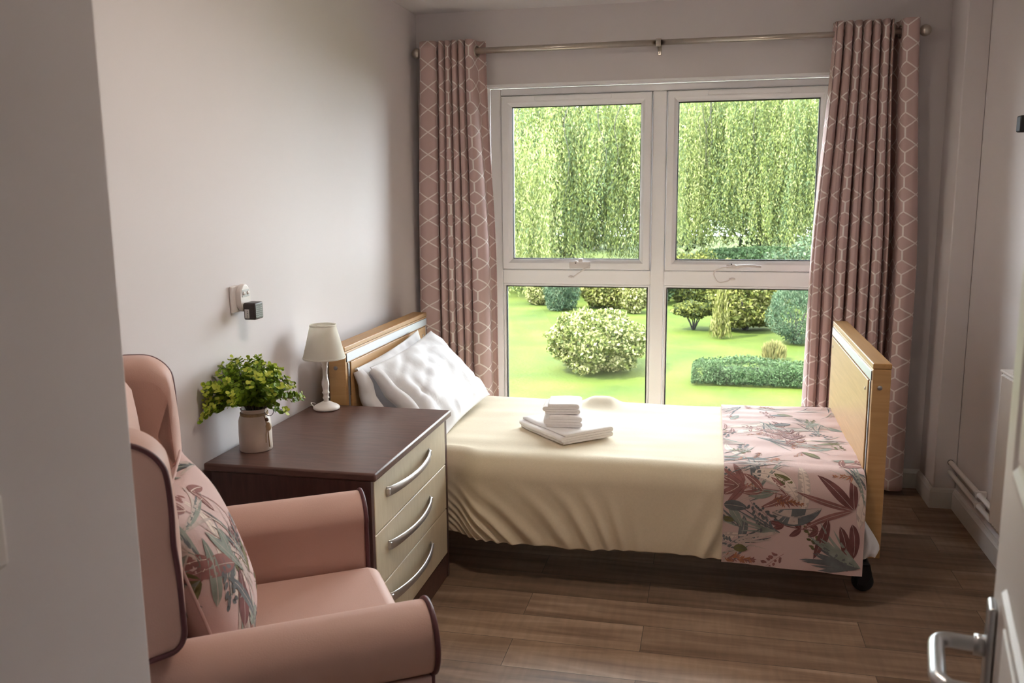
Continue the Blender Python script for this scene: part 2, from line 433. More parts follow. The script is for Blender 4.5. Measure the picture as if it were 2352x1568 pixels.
def skirting(name, pts):
    """a skirting board along a polyline on the floor, its face to the left of the direction of travel"""
    b = MB(); prof = [(0, 0), (0.016, 0), (0.016, 0.078), (0.011, 0.09), (0.004, 0.096), (0, 0.096)]
    rows = []; n = len(pts)
    for i, p in enumerate(pts):
        p = Vector(p); d0 = (p - Vector(pts[i - 1])).normalized() if i else None
        d1 = (Vector(pts[i + 1]) - p).normalized() if i < n - 1 else None
        d0 = d0 or d1; d1 = d1 or d0
        n0, n1 = Vector((-d0.y, d0.x, 0)), Vector((-d1.y, d1.x, 0))
        m = (n0 + n1); m = m / max(m.dot(n0), 0.3)
        rows.append([p + m * q[0] + Vector((0, 0, q[1])) for q in prof])
    vs, _ = b.grid(rows, closed_v=True, smooth=False)
    b.bm.faces.new(vs[:6]); b.bm.faces.new(vs[-6:][::-1])
    return structure(b.build(name, M['skirting']))
skirting('baseboard_back', [(PX, 0, 0), (0, 0, 0)])
skirting('baseboard_pier', [(XR, PY, 0), (PX, PY, 0), (PX, -0.017, 0)])
skirting('baseboard_right', [(XR, -4.25, 0), (XR, PY - 0.017, 0)])
skirting('baseboard_left', [(0, -0.017, 0), (0, FRY, 0)])

# window reveal lining and the window itself
b = MB()
b.box((OX0 - 0.001, -0.002, OZ1 - 0.010), (OX1 + 0.001, 0.075, OZ1 + 0.003)); b.box((OX0 - 0.003, -0.002, OZ0), (OX0 + 0.010, 0.075, OZ1 - 0.010))
b.box((OX1 - 0.010, -0.002, OZ0), (OX1 + 0.003, 0.075, OZ1 - 0.010)); b.box((OX0 + 0.010, -0.03, OZ0 - 0.002), (OX1 - 0.010, 0.075, OZ0 + 0.02))
structure(b.build('trim_1', M['reveal']))

win = thing('window_1', None, None, (1.258, 0.10, OZ0), kind='structure')
WY0, WY1 = 0.072, 0.135
FL, FR_, FT, FB = 0.377, 2.139, 2.019, 0.261          # frame outside
MU0, MU1 = 1.229, 1.299                                # mullion
TZ0, TZ1 = 0.996, 1.072                                # transom
def frame_bar(b, lo, hi): b.box(lo, hi, 0.006, 3)
b = MB()
frame_bar(b, (FL, WY0, FB), (0.435, WY1, FT)); frame_bar(b, (2.092, WY0, FB), (FR_, WY1, FT))
frame_bar(b, (0.435, WY0, 1.983), (2.092, WY1, FT)); frame_bar(b, (0.435, WY0, FB), (2.092, WY1, 0.30))
frame_bar(b, (MU0, WY0, 0.30), (MU1, WY1, 1.983))
frame_bar(b, (0.435, WY0, TZ0), (MU0, WY1, TZ1)); frame_bar(b, (MU1, WY0, TZ0), (2.092, WY1, TZ1))
for x0, x1 in ((0.430, MU0 + 0.005), (MU1 - 0.005, 2.097)):          # the rebate each casement closes against
    for lo, hi in (((x0, 0.121, TZ1 - 0.005), (x0 + 0.022, WY1 - 0.002, 1.988)), ((x1 - 0.022, 0.121, TZ1 - 0.005), (x1, WY1 - 0.002, 1.988)),
                   ((x0 + 0.022, 0.121, 1.966), (x1 - 0.022, WY1 - 0.002, 1.988)), ((x0 + 0.022, 0.121, TZ1 - 0.005), (x1 - 0.022, WY1 - 0.002, TZ1 + 0.017))): b.box(lo, hi)
b.build('frame', M['upvc'], win)
def ring(b, x0, x1, z0, z1, w, y0, y1, bev=0.007, seg=3):
    """a mitred frame with a softly stepped section"""
    prof = [(0, y1), (0, y0 + 0.004), (0.004, y0), (w * 0.62, y0), (w * 0.8, y0 + 0.007), (w - 0.004, y0 + 0.014), (w, y0 + 0.02), (w, y1)]
    rows = []
    for (cx, cz, sx, sz) in ((x0, z0, 1, 1), (x1, z0, -1, 1), (x1, z1, -1, -1), (x0, z1, 1, -1)):
        rows.append([(cx + sx * d, y, cz + sz * d) for d, y in prof])
    b.grid(rows, closed_u=True, closed_v=True, smooth=False)
for (x0, x1, vx0, vx1, hx) in ((0.440, 1.224, 0.62, 1.02, 0.86), (1.304, 2.090, 1.50, 1.90, 1.66)):
    b = MB(); ring(b, x0, x1, 1.076, 1.978, 0.054 if x0 < 1 else 0.052, 0.052, 0.118)
    cs = b.build('casement', M['upvc'], win)
    b = MB(); b.box((x0 + 0.055, 0.088, 1.131), (x1 - 0.055, 0.094, 1.923)); b.build('pane', M['glass'], cs)
    b = MB(); ring(b, x0 + 0.0525, x1 - 0.0525, 1.1285, 1.9255, 0.005, 0.074, 0.090); b.build('gasket', M['gasket'], cs)
    b = MB(); b.box((vx0, 0.040, 1.951), (vx1, 0.0525, 1.974), 0.004, 3); b.build('trickle_vent', M['upvc'], cs)
    b = MB()      # espagnolette handle: base, boss and lever
    if x0 > 1:
        b.box((hx - 0.045, 0.044, 1.090), (hx + 0.02, 0.0525, 1.112), 0.004, 3)
        b.cyl((hx, 0.046, 1.101), (hx, 0.022, 1.101), 0.009)
        b.tube([(hx, 0.024, 1.101), (hx + 0.02, 0.020, 1.103), (hx + 0.06, 0.018, 1.106), (hx + 0.125, 0.020, 1.102)], [0.009, 0.0085, 0.0075, 0.006], 10)
    else:
        b.box((hx - 0.055, 0.046, 1.083), (hx + 0.055, 0.0525, 1.118), 0.003, 3)
        b.cyl((hx - 0.02, 0.052, 1.112), (hx - 0.02, 0.038, 1.112), 0.011); b.box((hx - 0.006, 0.028, 1.118), (hx + 0.018, 0.044, 1.136), 0.004, 3)
    b.build('window_handle', M['plasticw'], cs)
    b = MB(); b.lathe([(0.0035, 0), (0.0035, -0.004)], (hx - 0.02, 0.0376, 1.112), 12, 'y'); b.build('key_hole', M['black'], cs)
    b = MB()      # white cable restrictor looping from casement to transom
    if x0 < 1:
        pts = catmull([(hx + 0.055, 0.050, 1.100), (hx + 0.03, 0.035, 1.084), (hx - 0.005, 0.036, 1.058), (hx - 0.03, 0.045, 1.040), (hx - 0.045, 0.064, 1.036)], 8)
        b.sphere((hx - 0.048, 0.068, 1.036), 0.011, 8, 1.5, 0.7, 0.6)
    else:
        pts = catmull([(hx - 0.02, 0.040, 1.100), (hx - 0.07, 0.030, 1.094), (hx - 0.105, 0.030, 1.072), (hx - 0.10, 0.034, 1.040), (hx - 0.08, 0.045, 1.018), (hx - 0.045, 0.05, 1.022), (hx - 0.02, 0.062, 1.034)], 8)
        b.sphere((hx - 0.014, 0.068, 1.034), 0.011, 8, 1.5, 0.7, 0.6)
    b.tube(pts, 0.0032, 8); b.build('restrictor_cable', M['plasticw'], cs)
for x0, x1 in ((0.435, MU0), (MU1, 2.092)):
    b = MB(); b.box((x0 + 0.004, 0.10, 0.296), (x1 - 0.004, 0.106, TZ0 + 0.004)); b.build('pane', M['glass'], win)
    b = MB(); ring(b, x0 + 0.001, x1 - 0.001, 0.30, TZ0 - 0.001, 0.016, 0.086, 0.104); b.build('glazing_bead', M['upvc'], win)
    b = MB(); ring(b, x0 + 0.015, x1 - 0.015, 0.314, TZ0 - 0.015, 0.005, 0.092, 0.101); b.build('gasket', M['gasket'], win)

# the entrance door, standing open on the right
DE = Vector((1.8875, -3.4355, 0)); DV = Vector((math.sin(R(12)), math.cos(R(12)), 0)); DN = Vector((-DV.y, DV.x, 0))
DT = Matrix(((DV.x, DN.x, 0, DE.x), (DV.y, DN.y, 0, DE.y), (0, 0, 1, 0), (0, 0, 0, 1)))     # local x along the leaf (0 = latch edge), y out of the face
door = thing('door_1', None, None, (DE.x, DE.y, 0), kind='structure')
b = MB(); b.T = DT; b.box((-0.762, -0.040, 0.008), (0, 0, 1.99), 0.003, 2); leaf = b.build('leaf', M['door'], door)
for (x0, x1, z0, z1) in ((-0.36, -0.12, 0.18, 1.045), (-0.68, -0.42, 0.18, 1.045), (-0.36, -0.12, 1.17, 1.86), (-0.68, -0.42, 1.17, 1.86)):
    b = MB(); b.T = DT
    prof = [(0, 0.0), (0.004, 0.005), (0.014, 0.006), (0.022, 0.002), (0.030, -0.0), (0.034, 0.0035), (0.05, 0.0045)]
    rows = []
    for (cx, cz, sx, sz) in ((x0, z0, 1, 1), (x1, z0, -1, 1), (x1, z1, -1, -1), (x0, z1, 1, -1)):
        rows.append([(cx + sx * d, y, cz + sz * d) for d, y in prof])
    vs, _ = b.grid(rows, closed_u=True, smooth=False)
    b.bm.faces.new([vs[i * 7 + 6] for i in range(4)])
    b.build('panel', M['door'], leaf)
hd = MB(); hd.T = DT; hd.box((-0.062, -0.001, 0.83), (-0.022, 0.009, 0.992), 0.004, 3); plate = hd.build('handle_plate', M['handle'], door)
b = MB(); b.T = DT
HZ = 0.935
b.tube(catmull([(-0.042, 0.008, HZ), (-0.042, 0.036, HZ), (-0.043, 0.051, HZ), (-0.052, 0.061, HZ), (-0.068, 0.063, HZ), (-0.11, 0.063, HZ), (-0.142, 0.062, HZ), (-0.155, 0.055, HZ), (-0.160, 0.048, HZ), (-0.160, 0.014, HZ)], 6), 0.0095, 14)
b.lathe([(0.0, 0.0), (0.013, 0.0), (0.013, 0.014), (0.0, 0.014)], (-0.042, 0.007, HZ), 16, 'y')
b.build('lever_handle', M['handle'], door)
b = MB(); b.T = DT; b.box((-0.030, -0.034, 0.84), (0.0012, -0.006, 1.06), 0.0005, 1); b.build('latch_plate', M['chrome'], door)

# ------------------------------------------------------------------ curtain pole and curtains
RY, RZ = -0.11, 2.188
pole = thing('curtain_pole', 'long antique nickel curtain pole with ball ends above the window', 'curtain pole', (1.25, RY, RZ))
b = MB(); b.cyl((0.06, RY, RZ), (1.262, RY, RZ), 0.0150, 20); b.cyl((1.258, RY, RZ), (2.435, RY, RZ), 0.0132, 20); b.build('rod', M['brass'], pole)
for x, sg in ((0.038, -1), (2.455, 1)):
    b = MB(); b.sphere((x, RY, RZ), 0.026, 12)
    b.lathe([(0.0, 0), (0.012, 0), (0.018, 0.008), (0.018, 0.012), (0.011, 0.018), (0.011, 0.03), (0.0, 0.03)], (x - sg * 0.045 if sg > 0 else x + 0.015, RY, RZ), 16, 'x')
    b.build('finial', M['brass'], pole)
for x in (1.262, 0.10, 2.405):
    b = MB(); b.cyl((x, RY, RZ), (x, -0.006, RZ), 0.007, 12); b.lathe([(0.0195, -0.012), (0.0195, 0.012), (0.0150, 0.012), (0.0150, -0.012), (0.0195, -0.012)], (x, RY, RZ), 20, 'x')
    b.box((x - 0.009, -0.006, RZ - 0.045), (x + 0.009, -0.0005, RZ + 0.02), 0.003, 2)
    br = b.build('bracket', M['brass'], pole)
    b = MB(); b.lathe([(0.0, -0.003), (0.0035, -0.002), (0.0035, 0.001)], (x, -0.0065, RZ - 0.034), 12, 'y'); b.build('screw', M['steel'], br)

def curtain(name, label, top, mid, zt, zb, eyelets, phase=0):
    """top/mid: the cloth's plan path (x, y) at the pole and lower down; the hem hangs like the mid path"""
    o = thing(name, label, 'curtain', (sum(p[0] for p in top) / len(top), RY, zb), 'curtains at the window')
    A = catmull([(x, y, 0) for x, y in top], 8); B = catmull([(x, y, 0) for x, y in mid], 8)
    nz = 60; rows = []; uvs = []
    L = [0.0]
    for i in range(1, len(A)): L.append(L[-1] + max((A[i] - A[i - 1]).length, (B[i] - B[i - 1]).length * 0.0 + (A[i] - A[i - 1]).length))
    for k in range(nz + 1):
        z = zt + (zb - zt) * k / nz; t = smooth01((zt - z) / 1.2) * 0.9 + 0.1 * (zt - z) / (zt - zb)
        row = []
        for i in range(len(A)):
            p = A[i].lerp(B[i], t)
            wv = 0.006 * smooth01((zt - z) / 0.6)
            row.append((p.x + wv * noise.noise((i * 0.13, z * 1.3, phase)), p.y + wv * noise.noise((i * 0.13, z * 1.1, phase + 9)), z))
        rows.append(row)
    b = MB(); vs, fs = b.grid(rows)
    uvl = b.bm.loops.layers.uv.new('UVMap'); n = len(A)
    idx = {v: i for i, v in enumerate(vs)}
    for f in fs:
        for lp in f.loops:
            i = idx[lp.vert]; lp[uvl].uv = (L[i % n] + 0.02, rows[i // n][0][2])
    cl = b.build('cloth', M['lattice'], o, normals=False)
    md = cl.modifiers.new('thick', 'SOLIDIFY'); md.thickness = 0.003; md.offset = 0
    for x, y, rot in eyelets:
        b = MB(); pts = []
        for q in range(24):
            a = 2 * PI * q / 24; d = Vector((math.sin(rot), math.cos(rot), 0))
            pts.append(Vector((x, y, RZ)) + d * (0.026 * math.cos(a)) + Vector((0, 0, 0.026 * math.sin(a))))
        b.tube(pts, 0.005, 8, closed=True); b.build('eyelet', M['brass'], o)
    return o

def pleats(x0, x1, n, yf, yb):
    out = []; w = (x1 - x0) / n
    for k in range(n):
        x = x0 + w * k
        out += [(x + 0.06 * w, yf + 0.020), (x + 0.16 * w, yf + 0.003), (x + 0.40 * w, yf - 0.004), (x + 0.64 * w, yf + 0.003), (x + 0.76 * w, yf + 0.020), (x + 0.90 * w, yb)]
    return out
YF, YBK = -0.150, -0.100
Lt = [(0.058, -0.075), (0.063, -0.135), (0.100, -0.153), (0.140, -0.148)] + [(0.150, -0.115), (0.156, -0.075)] + pleats(0.160, 0.300, 4, YF, YBK) + [(0.308, -0.148), (0.335, -0.152), (0.345, -0.120), (0.352, -0.072), (0.375, -0.062), (0.394, -0.075)]
Lm = [(0.026, -0.075), (0.030, -0.140), (0.072, -0.162), (0.125, -0.150)] + [(0.137, -0.110), (0.143, -0.068)] + pleats(0.150, 0.318, 4, YF - 0.012, YBK + 0.006) + [(0.330, -0.155), (0.375, -0.164), (0.400, -0.135), (0.412, -0.085), (0.424, -0.060), (0.440, -0.075)]
curtain('curtain', 'pink lattice curtain gathered left of the window behind the white pillows', Lt, Lm, 2.240, 0.035,
        [(0.352, -0.100, 0.3)], 1)
Rt = [(2.062, -0.085), (2.068, -0.140)] + pleats(2.070, 2.310, 6, YF, YBK) + [(2.312, -0.140), (2.320, -0.110), (2.326, -0.060), (2.334, -0.034), (2.342, -0.034), (2.350, -0.060), (2.354, -0.120), (2.362, -0.152), (2.395, -0.158), (2.420, -0.148), (2.430, -0.105), (2.434, -0.060)]
Rm = [(2.002, -0.085), (2.008, -0.145)] + pleats(2.010, 2.335, 6, YF - 0.016, YBK + 0.008) + [(2.345, -0.150), (2.356, -0.115), (2.364, -0.060), (2.372, -0.036), (2.380, -0.036), (2.388, -0.060), (2.392, -0.125), (2.400, -0.160), (2.440, -0.168), (2.474, -0.150), (2.484, -0.105), (2.488, -0.060)]
curtain('curtain', 'pink lattice curtain gathered right of the window behind the bed footboard', Rt, Rm, 2.240, 0.030,
        [(2.326, -0.100, 0.25), (2.352, -0.105, -0.25)], 2)

# ------------------------------------------------------------------ the bed
X0, X1, X2, X3, YN, YFAR, ZH = 0.070, 0.140, 2.091, 2.151, -1.403, -0.374, 0.891
bed = thing('bed', 'beech profiling bed with aluminium trimmed headboard and footboard under the window', 'bed', (1.11, -0.89, 0))
def bed_end(name, x0, x1, inner, zb):
    """a thick laminate board with an aluminium strip near the top of its inner face and a slot down each side"""
    b = MB(); b.box((x0, YN, zb), (x1, YFAR, ZH - 0.020), 0.003, 2)
    o = b.build(name, M['beech'], bed)
    b = MB(); b.box((x0 - 0.001, YN - 0.001, ZH - 0.0195), (x1 + 0.001, YFAR + 0.001, ZH), 0.003, 2); b.build('cap', M['beech_edge'], o)
    xi = x1 if inner > 0 else x0; s = inner
    lo, hi = sorted((xi - s * 0.002, xi + s * 0.004))
    b = MB(); b.box((lo, YN + 0.012, ZH - 0.062), (hi, YFAR - 0.012, ZH - 0.028), 0.001, 1); b.build('metal_strip', M['steel'], o)
    for y in (YN + 0.022, YFAR - 0.034):
        b = MB(); b.box((lo, y, zb + 0.05), (hi, y + 0.012, ZH - 0.066), 0.001, 1); b.build('side_channel', M['steel'], o)
        b = MB(); b.box((lo + (0.001 if s < 0 else 0.003), y + 0.012, ZH - 0.20), (hi - 0.0005 * 0 + s * 0.0005, y + 0.016, ZH - 0.07)); b.build('slot', M['rubber'], o)
    lo, hi = sorted((xi, xi + s * 0.008))
    b = MB(); b.box((lo, YN + 0.042, zb + 0.05), (hi, YFAR - 0.042, ZH - 0.066), 0.002, 2); pn = b.build('inset_panel', M['beech'], o)
    for y in (YN + 0.085, YFAR - 0.085):
        b = MB(); b.lathe([(0.0, s * 0.003), (0.006, s * 0.002), (0.006, 0.0)], (xi + s * 0.008, y, ZH - 0.105), 12, 'x'); b.build('screw_cap', M['plasticw'], o)
    b = MB(); b.lathe([(0.0, -0.002), (0.008, -0.0015), (0.008, 0.001)], ((x0 + x1) / 2 - 0.005, YN - 0.001, ZH - 0.085), 14, 'y'); b.build('side_screw', M['steel'], o)
    return o
bed_end('headboard', X0, X1, 1, 0.184); bed_end('footboard', X2, X3, -1, 0.184)
b = MB()
for y in (-1.32, -0.47): b.box((X1 + 0.012, y - 0.02, 0.20), (X2 - 0.012, y + 0.02, 0.26), 0.004, 2)
for x in (0.35, 0.8, 1.25, 1.7): b.box((x - 0.02, -1.32, 0.21), (x + 0.02, -0.47, 0.25), 0.003, 1)
b.build('bed_frame', M['darkmetal'], bed)
for x in (0.105, 2.121):
    for y in (-1.27, -0.50):
        b = MB(); b.cyl((x, y, 0.19), (x, y, 0.115), 0.012, 12); b.box((x - 0.02, y - 0.028, 0.10), (x + 0.02, y + 0.028, 0.118), 0.006, 3)
        for s in (-1, 1): b.prism([(x - 0.02, 0.03), (x + 0.01, 0.03), (x + 0.03, 0.07), (x + 0.02, 0.115), (x - 0.02, 0.115)], 'y', y + s * 0.024 - 0.004, y + s * 0.024 + 0.004, 0.002, 2)
        cst = b.build('caster', M['darkmetal'], bed)
        b = MB(); b.lathe([(0.0, -0.016), (0.03, -0.014), (0.038, -0.011), (0.040, 0.0), (0.038, 0.011), (0.03, 0.014), (0.0, 0.014)], (x, y, 0.040), 20, 'y'); b.build('wheel', M['rubber'], cst)

ZB = 0.495
b = MB(); b.box((X1 + 0.018, -1.375, 0.262), (X2 - 0.03, -0.455, ZB - 0.02), 0.05, 5, True)
mt = b.build('mattress', M['sheet'])
tag(mt, 'thick mattress in a white fitted sheet, mostly hidden beneath the cream bedspread', 'mattress')
# loose corner of the sheet hanging at the foot of the bed
rows = []
for i in range(13):
    t = i / 12; z = 0.37 - 0.175 * t; row = []
    for j in range(13):
        u = j / 12
        w = 0.012 + 0.075 * smooth01(t * 1.1) * (1 - 0.25 * max(0, t - 0.8) / 0.2)
        row.append((2.062 + w * u, -1.424 - 0.010 * math.sin(PI * u) - 0.006 * math.sin(9 * u + 4 * t), z + 0.012 * u * (1 - t) - 0.004 * math.sin(6 * u)))
    rows.append(row)
b = MB(); b.grid(rows); fl = b.build('bed_sheet', M['sheet'], None)
md = fl.modifiers.new('thick', 'SOLIDIFY'); md.thickness = 0.004
tag(fl, 'white sheet corner hanging out below the floral runner beside the footboard', 'sheet')

def cross_section(off=0.0, hem=0.165):
    """the bedspread's section across the bed, far hang - top - near hang, as (y, z, outward normal, height below top)"""
    zt = ZB + off; yf = -0.425 + off; yn = -1.452 - off; r = 0.06; rn = 0.085
    pts = []
    for k in range(6): pts.append((yf, 0.16 + (zt - r - 0.16) * k / 5))
    for k in range(1, 9): a = PI / 2 * k / 8; pts.append((yf - r + r * math.cos(a), zt - r + r * math.sin(a)))
    for k in range(1, 33): pts.append((yf - r + (yn + rn - (yf - r)) * k / 33, zt))
    for k in range(0, 11): a = PI / 2 + PI / 2 * k / 10; pts.append((yn + rn + rn * math.cos(a), zt - rn + rn * math.sin(a)))
    for k in range(1, 61): pts.append((yn, zt - rn + (hem - zt + rn) * k / 60))
    return pts
def spread_pt(x, p, q, amp, off, is_top_noise=True):
    y, z = p; nx = Vector((0, q[0], q[1]))
    h = max(0.0, (ZB - z)) if y < -1.2 else 0.0
    k = smooth01((h - 0.06) / 0.26)
    d = x - 1.36; e = min(1.0, h / 0.33)
    dh = d - math.copysign(min(0.57 * abs(d), 0.40), d) * (1 - e)     # fold lines fan up and outwards from the middle of the hem
    ph = 2 * PI * dh / (0.068 + 0.010 * math.sin(9 * dh)) + 1.5 * noise.noise((dh * 4, 0.3, 7)) + 0.5
    side = smooth01(abs(dh) / 0.22)
    f = (0.5 + 0.5 * math.sin(ph)) ** 1.5 * k * amp * (0.20 + 0.75 * side) * (0.65 + 0.7 * noise.noise((dh * 6, 2.2, 0))) * (1 - 0.35 * smooth01((e - 0.85) / 0.15))
    f += 0.004 * noise.noise((x * 5, y * 5, z * 5)) + 0.012 * smooth01((h - 0.1) / 0.3) * 0.6
    zz = z
    if y > -1.36 and z > 0.4:
        zz += 0.006 * noise.noise((x * 2.2, y * 2.6, 4)) + 0.0035 * noise.noise((x * 2.5 + 3, y * 16, 8))
        zz += 0.030 * math.exp(-((x - 1.045) / 0.075) ** 4 - ((y + 0.50) / 0.07) ** 2) * amp / 0.030
        zz -= 0.006 * math.exp(-((x - 1.36) / 0.35) ** 2) * smooth01((-0.45 - y) / -0.2 if False else 1)
    hemw = 0.007 * math.sin(5.3 * x) + 0.006 * noise.noise((x * 6, 0, 1)) - 0.012 * (x - 0.6) / 1.5
    if y < -1.3: zz += hemw * smooth01(h / 0.33)
    near = smooth01((x - 0.575) / 0.12)                # tucked in where the chest stands against the bed
    if y < -1.30: y += 0.048 * (1 - near) * smooth01((-1.30 - y) / 0.08); f *= 0.25 + 0.75 * near
    return Vector((x, y, zz)) + nx * f
def normals2(pts):
    out = []
    for i in range(len(pts)):
        a, c = pts[max(i - 1, 0)], pts[min(i + 1, len(pts) - 1)]
        t = Vector((c[0] - a[0], c[1] - a[1])).normalized(); out.append((t.y, -t.x))
    return out
CS = cross_section(); CN = normals2(CS)
CN = [(-a, -c) if (p[1] > 0.4 and c < 0) or (p[1] <= 0.4 and p[0] < -1 and a > 0) or (p[1] <= 0.4 and p[0] > -1 and a < 0) else (a, c) for (a, c), p in zip(CN, CS)]
def sp_amp(x): return 0.030 * (1 - 0.85 * smooth01((x - 1.565) / 0.05))
rows = []
NX = 400
for i in range(NX + 1):
    x = 0.165 + (2.075 - 0.165) * i / NX
    rows.append([spread_pt(x, p, q, sp_amp(x), 0) for p, q in zip(CS, CN)])
b = MB(); b.grid(rows)
sp = b.build('bedspread', M['spread'])
md = sp.modifiers.new('thick', 'SOLIDIFY'); md.thickness = 0.004; md.offset = -1
tag(sp, 'plain cream bedspread draped over the bed with diagonal folds along its hem', 'bedspread')

# ------------------------------------------------------------------ floral prints, drawn as thin leaf shapes on the cloth's own surface
class Print:
    """leaf, grass and flower shapes in the cloth's (u, v) metres, laid on the surface that mapf gives"""
    def __init__(s, mapf, u0, u1, v0, v1): s.f, s.b = mapf, (u0, u1, v0, v1); s.V = []; s.F = []; s.mi = []; s.layer = 0
    def _pt(s, u, v):
        u = min(max(u, s.b[0]), s.b[1]); v = min(max(v, s.b[2]), s.b[3])
        p, n = s.f(u, v); s.V.append(p + n * (0.0005 + 0.000008 * (s.layer % 160))); return len(s.V) - 1
    def strip(s, line, widths, m):
        """line: centre points, widths: half widths (left, right)"""
        s.layer += 1; prev = None
        u0, u1, v0, v1 = s.b
        for i, (u, v) in enumerate(line):
            a = line[max(i - 1, 0)]; c = line[min(i + 1, len(line) - 1)]
            tu, tv = c[0] - a[0], c[1] - a[1]; L = math.hypot(tu, tv) or 1; nu, nv = -tv / L, tu / L
            wl, wr = widths[i]
            out = not (u0 < u < u1 and v0 < v < v1)
            cur = (s._pt(u + nu * wl, v + nv * wl), s._pt(u, v), s._pt(u - nu * wr, v - nv * wr), out)
            if prev and not (out and prev[3]):
                s.F.append((prev[0], cur[0], cur[1], prev[1])); s.F.append((prev[1], cur[1], cur[2], prev[2])); s.mi += [m, m]
            prev = cur
    def curve(s, u, v, ang, L, bend, n=9):
        pts = []; a = ang
        for i in range(n + 1):
            pts.append((u, v)); a2 = a + bend * i / n; u += math.cos(a2) * L / n; v += math.sin(a2) * L / n
        return pts
    def leaf(s, u, v, ang, L, W, m, vein=None, bend=0.5, fold=0.0):
        pts = s.curve(u, v, ang, L, bend)
        n = len(pts) - 1
        wd = [W * (math.sin(PI * min(1, (i / n) ** 0.85)) ** 0.75) + 0.0004 for i in range(n + 1)]
        s.strip(pts, [(w, w * (1 - fold)) for w in wd], m)
        if vein is not None: s.strip(pts[:-1], [(0.0008, 0.0008)] * n, vein)
    def stem(s, u, v, ang, L, bend, w, m):
        pts = s.curve(u, v, ang, L, bend, 12); s.strip(pts, [(w, w)] * len(pts), m); return pts
    def spray(s, u, v, ang, L, m, vein, ll=0.10, lw=0.016, pairs=4, bend=0.3, w=0.0012, stemm=None):
        pts = s.stem(u, v, ang, L, bend, w, stemm if stemm is not None else m); n = len(pts)
        for k in range(pairs):
            i = int((0.15 + 0.8 * k / max(1, pairs - 1)) * (n - 1)); p = pts[i]; q = pts[min(i + 1, n - 1)] if i < n - 1 else pts[i]
            o = pts[max(i - 1, 0)]; a = math.atan2(q[1] - o[1], q[0] - o[0]); sc = 1 - 0.35 * k / pairs
            for sd in (-1, 1):
                s.leaf(p[0], p[1], a + sd * random.uniform(0.5, 0.95), ll * sc * random.uniform(0.8, 1.15), lw * sc, m, vein, -sd * random.uniform(0.2, 0.7), random.choice((0, 0, 0.35)))
        p = pts[-1]; o = pts[-2]; s.leaf(p[0], p[1], math.atan2(p[1] - o[1], p[0] - o[0]), ll * 0.8, lw * 0.8, m, vein, random.uniform(-0.4, 0.4))
    def fan(s, u, v, ang, spread, k, L, ms, w=0.0042):
        for i in range(k):
            a = ang + spread * (i / (k - 1) - 0.5) + random.uniform(-0.04, 0.04)
            s.leaf(u, v, a, L * random.uniform(0.65, 1.1), w * random.uniform(0.5, 1.2), random.choice(ms), None, random.uniform(-0.5, 0.5))
    def flower(s, u, v, ang, L, ms, k=34):
        """a brushy flower head: short strokes thrown off a central line"""
        for i in range(k):
            t = random.random(); a = ang + random.choice((-1, 1)) * random.uniform(0.3, 1.5) * (1 - 0.5 * t)
            s.leaf(u + math.cos(ang) * L * t, v + math.sin(ang) * L * t, a, L * 0.28 * (1.1 - 0.6 * t) * random.uniform(0.6, 1.2), 0.0018, random.choice(ms), None, random.uniform(-0.6, 0.6))
    def twig(s, u, v, ang, L, m, k=9):
        pts = s.stem(u, v, ang, L, random.uniform(-0.6, 0.6), 0.0006, m)
        for i in range(k):
            p = pts[1 + int(i * (len(pts) - 2) / k)]
            for sd in (-1, 1):
                a = ang + sd * random.uniform(0.4, 1.0); d = random.uniform(0.006, 0.016)
                s.leaf(p[0] + math.cos(a) * d, p[1] + math.sin(a) * d, a, 0.014 * random.uniform(0.7, 1.3), 0.0040, m, None, 0.3)
    def big(s, u, v, ang, L, W, m, edge, bend):
        """a broad pale leaf with a darker drawn rim"""
        pts = s.curve(u, v, ang, L, bend, 14); n = len(pts) - 1
        wd = [W * math.sin(PI * (i / n) ** 0.8) ** 0.8 + 0.0005 for i in range(n + 1)]
        s.strip(pts, [(w, w) for w in wd], edge); s.strip(pts, [(w * 0.80, w * 0.92) for w in wd], m); s.strip(pts[:-1], [(0.0012, 0.0012)] * n, edge)
    def scatter(s, ids, dens=1.0):
        u0, u1, v0, v1 = s.b; area = (u1 - u0) * (v1 - v0)
        P, PL, RU, SA, SL, MO, PA, BO = ids
        for _ in range(int(area * 9 * dens)): s.big(random.uniform(u0, u1), random.uniform(v0, v1), random.uniform(0, 6.28), random.uniform(0.16, 0.26), random.uniform(0.014, 0.026), BO, PA, random.uniform(-1.4, 1.4))
        for _ in range(int(area * 22 * dens)): s.fan(random.uniform(u0, u1), random.uniform(v0, v1), random.uniform(0, 6.28), random.uniform(0.3, 0.8), random.randint(6, 11), random.uniform(0.12, 0.22), [SA, SL, PA, PA], 0.0034)
        for _ in range(int(area * 14 * dens)): s.twig(random.uniform(u0, u1), random.uniform(v0, v1), random.uniform(0, 6.28), random.uniform(0.08, 0.14), random.choice((SL, PL, MO)))
        for _ in range(int(area * 12 * dens)): s.flower(random.uniform(u0, u1), random.uniform(v0, v1), random.uniform(0, 6.28), random.uniform(0.05, 0.08), [RU, RU, PL, PA])
        for _ in range(int(area * 7 * dens)): s.spray(random.uniform(u0, u1), random.uniform(v0, v1), random.uniform(0, 6.28), random.uniform(0.14, 0.22), random.choice((P, PL, PL)), BO, random.uniform(0.06, 0.10), random.uniform(0.008, 0.0135), random.randint(2, 4), random.uniform(-0.6, 0.6))
        for _ in range(int(area * 14 * dens)): s.leaf(random.uniform(u0, u1), random.uniform(v0, v1), random.uniform(0, 6.28), random.uniform(0.07, 0.10), 0.015, random.choice((SL, SA, MO)), PA, random.uniform(-0.6, 0.6))
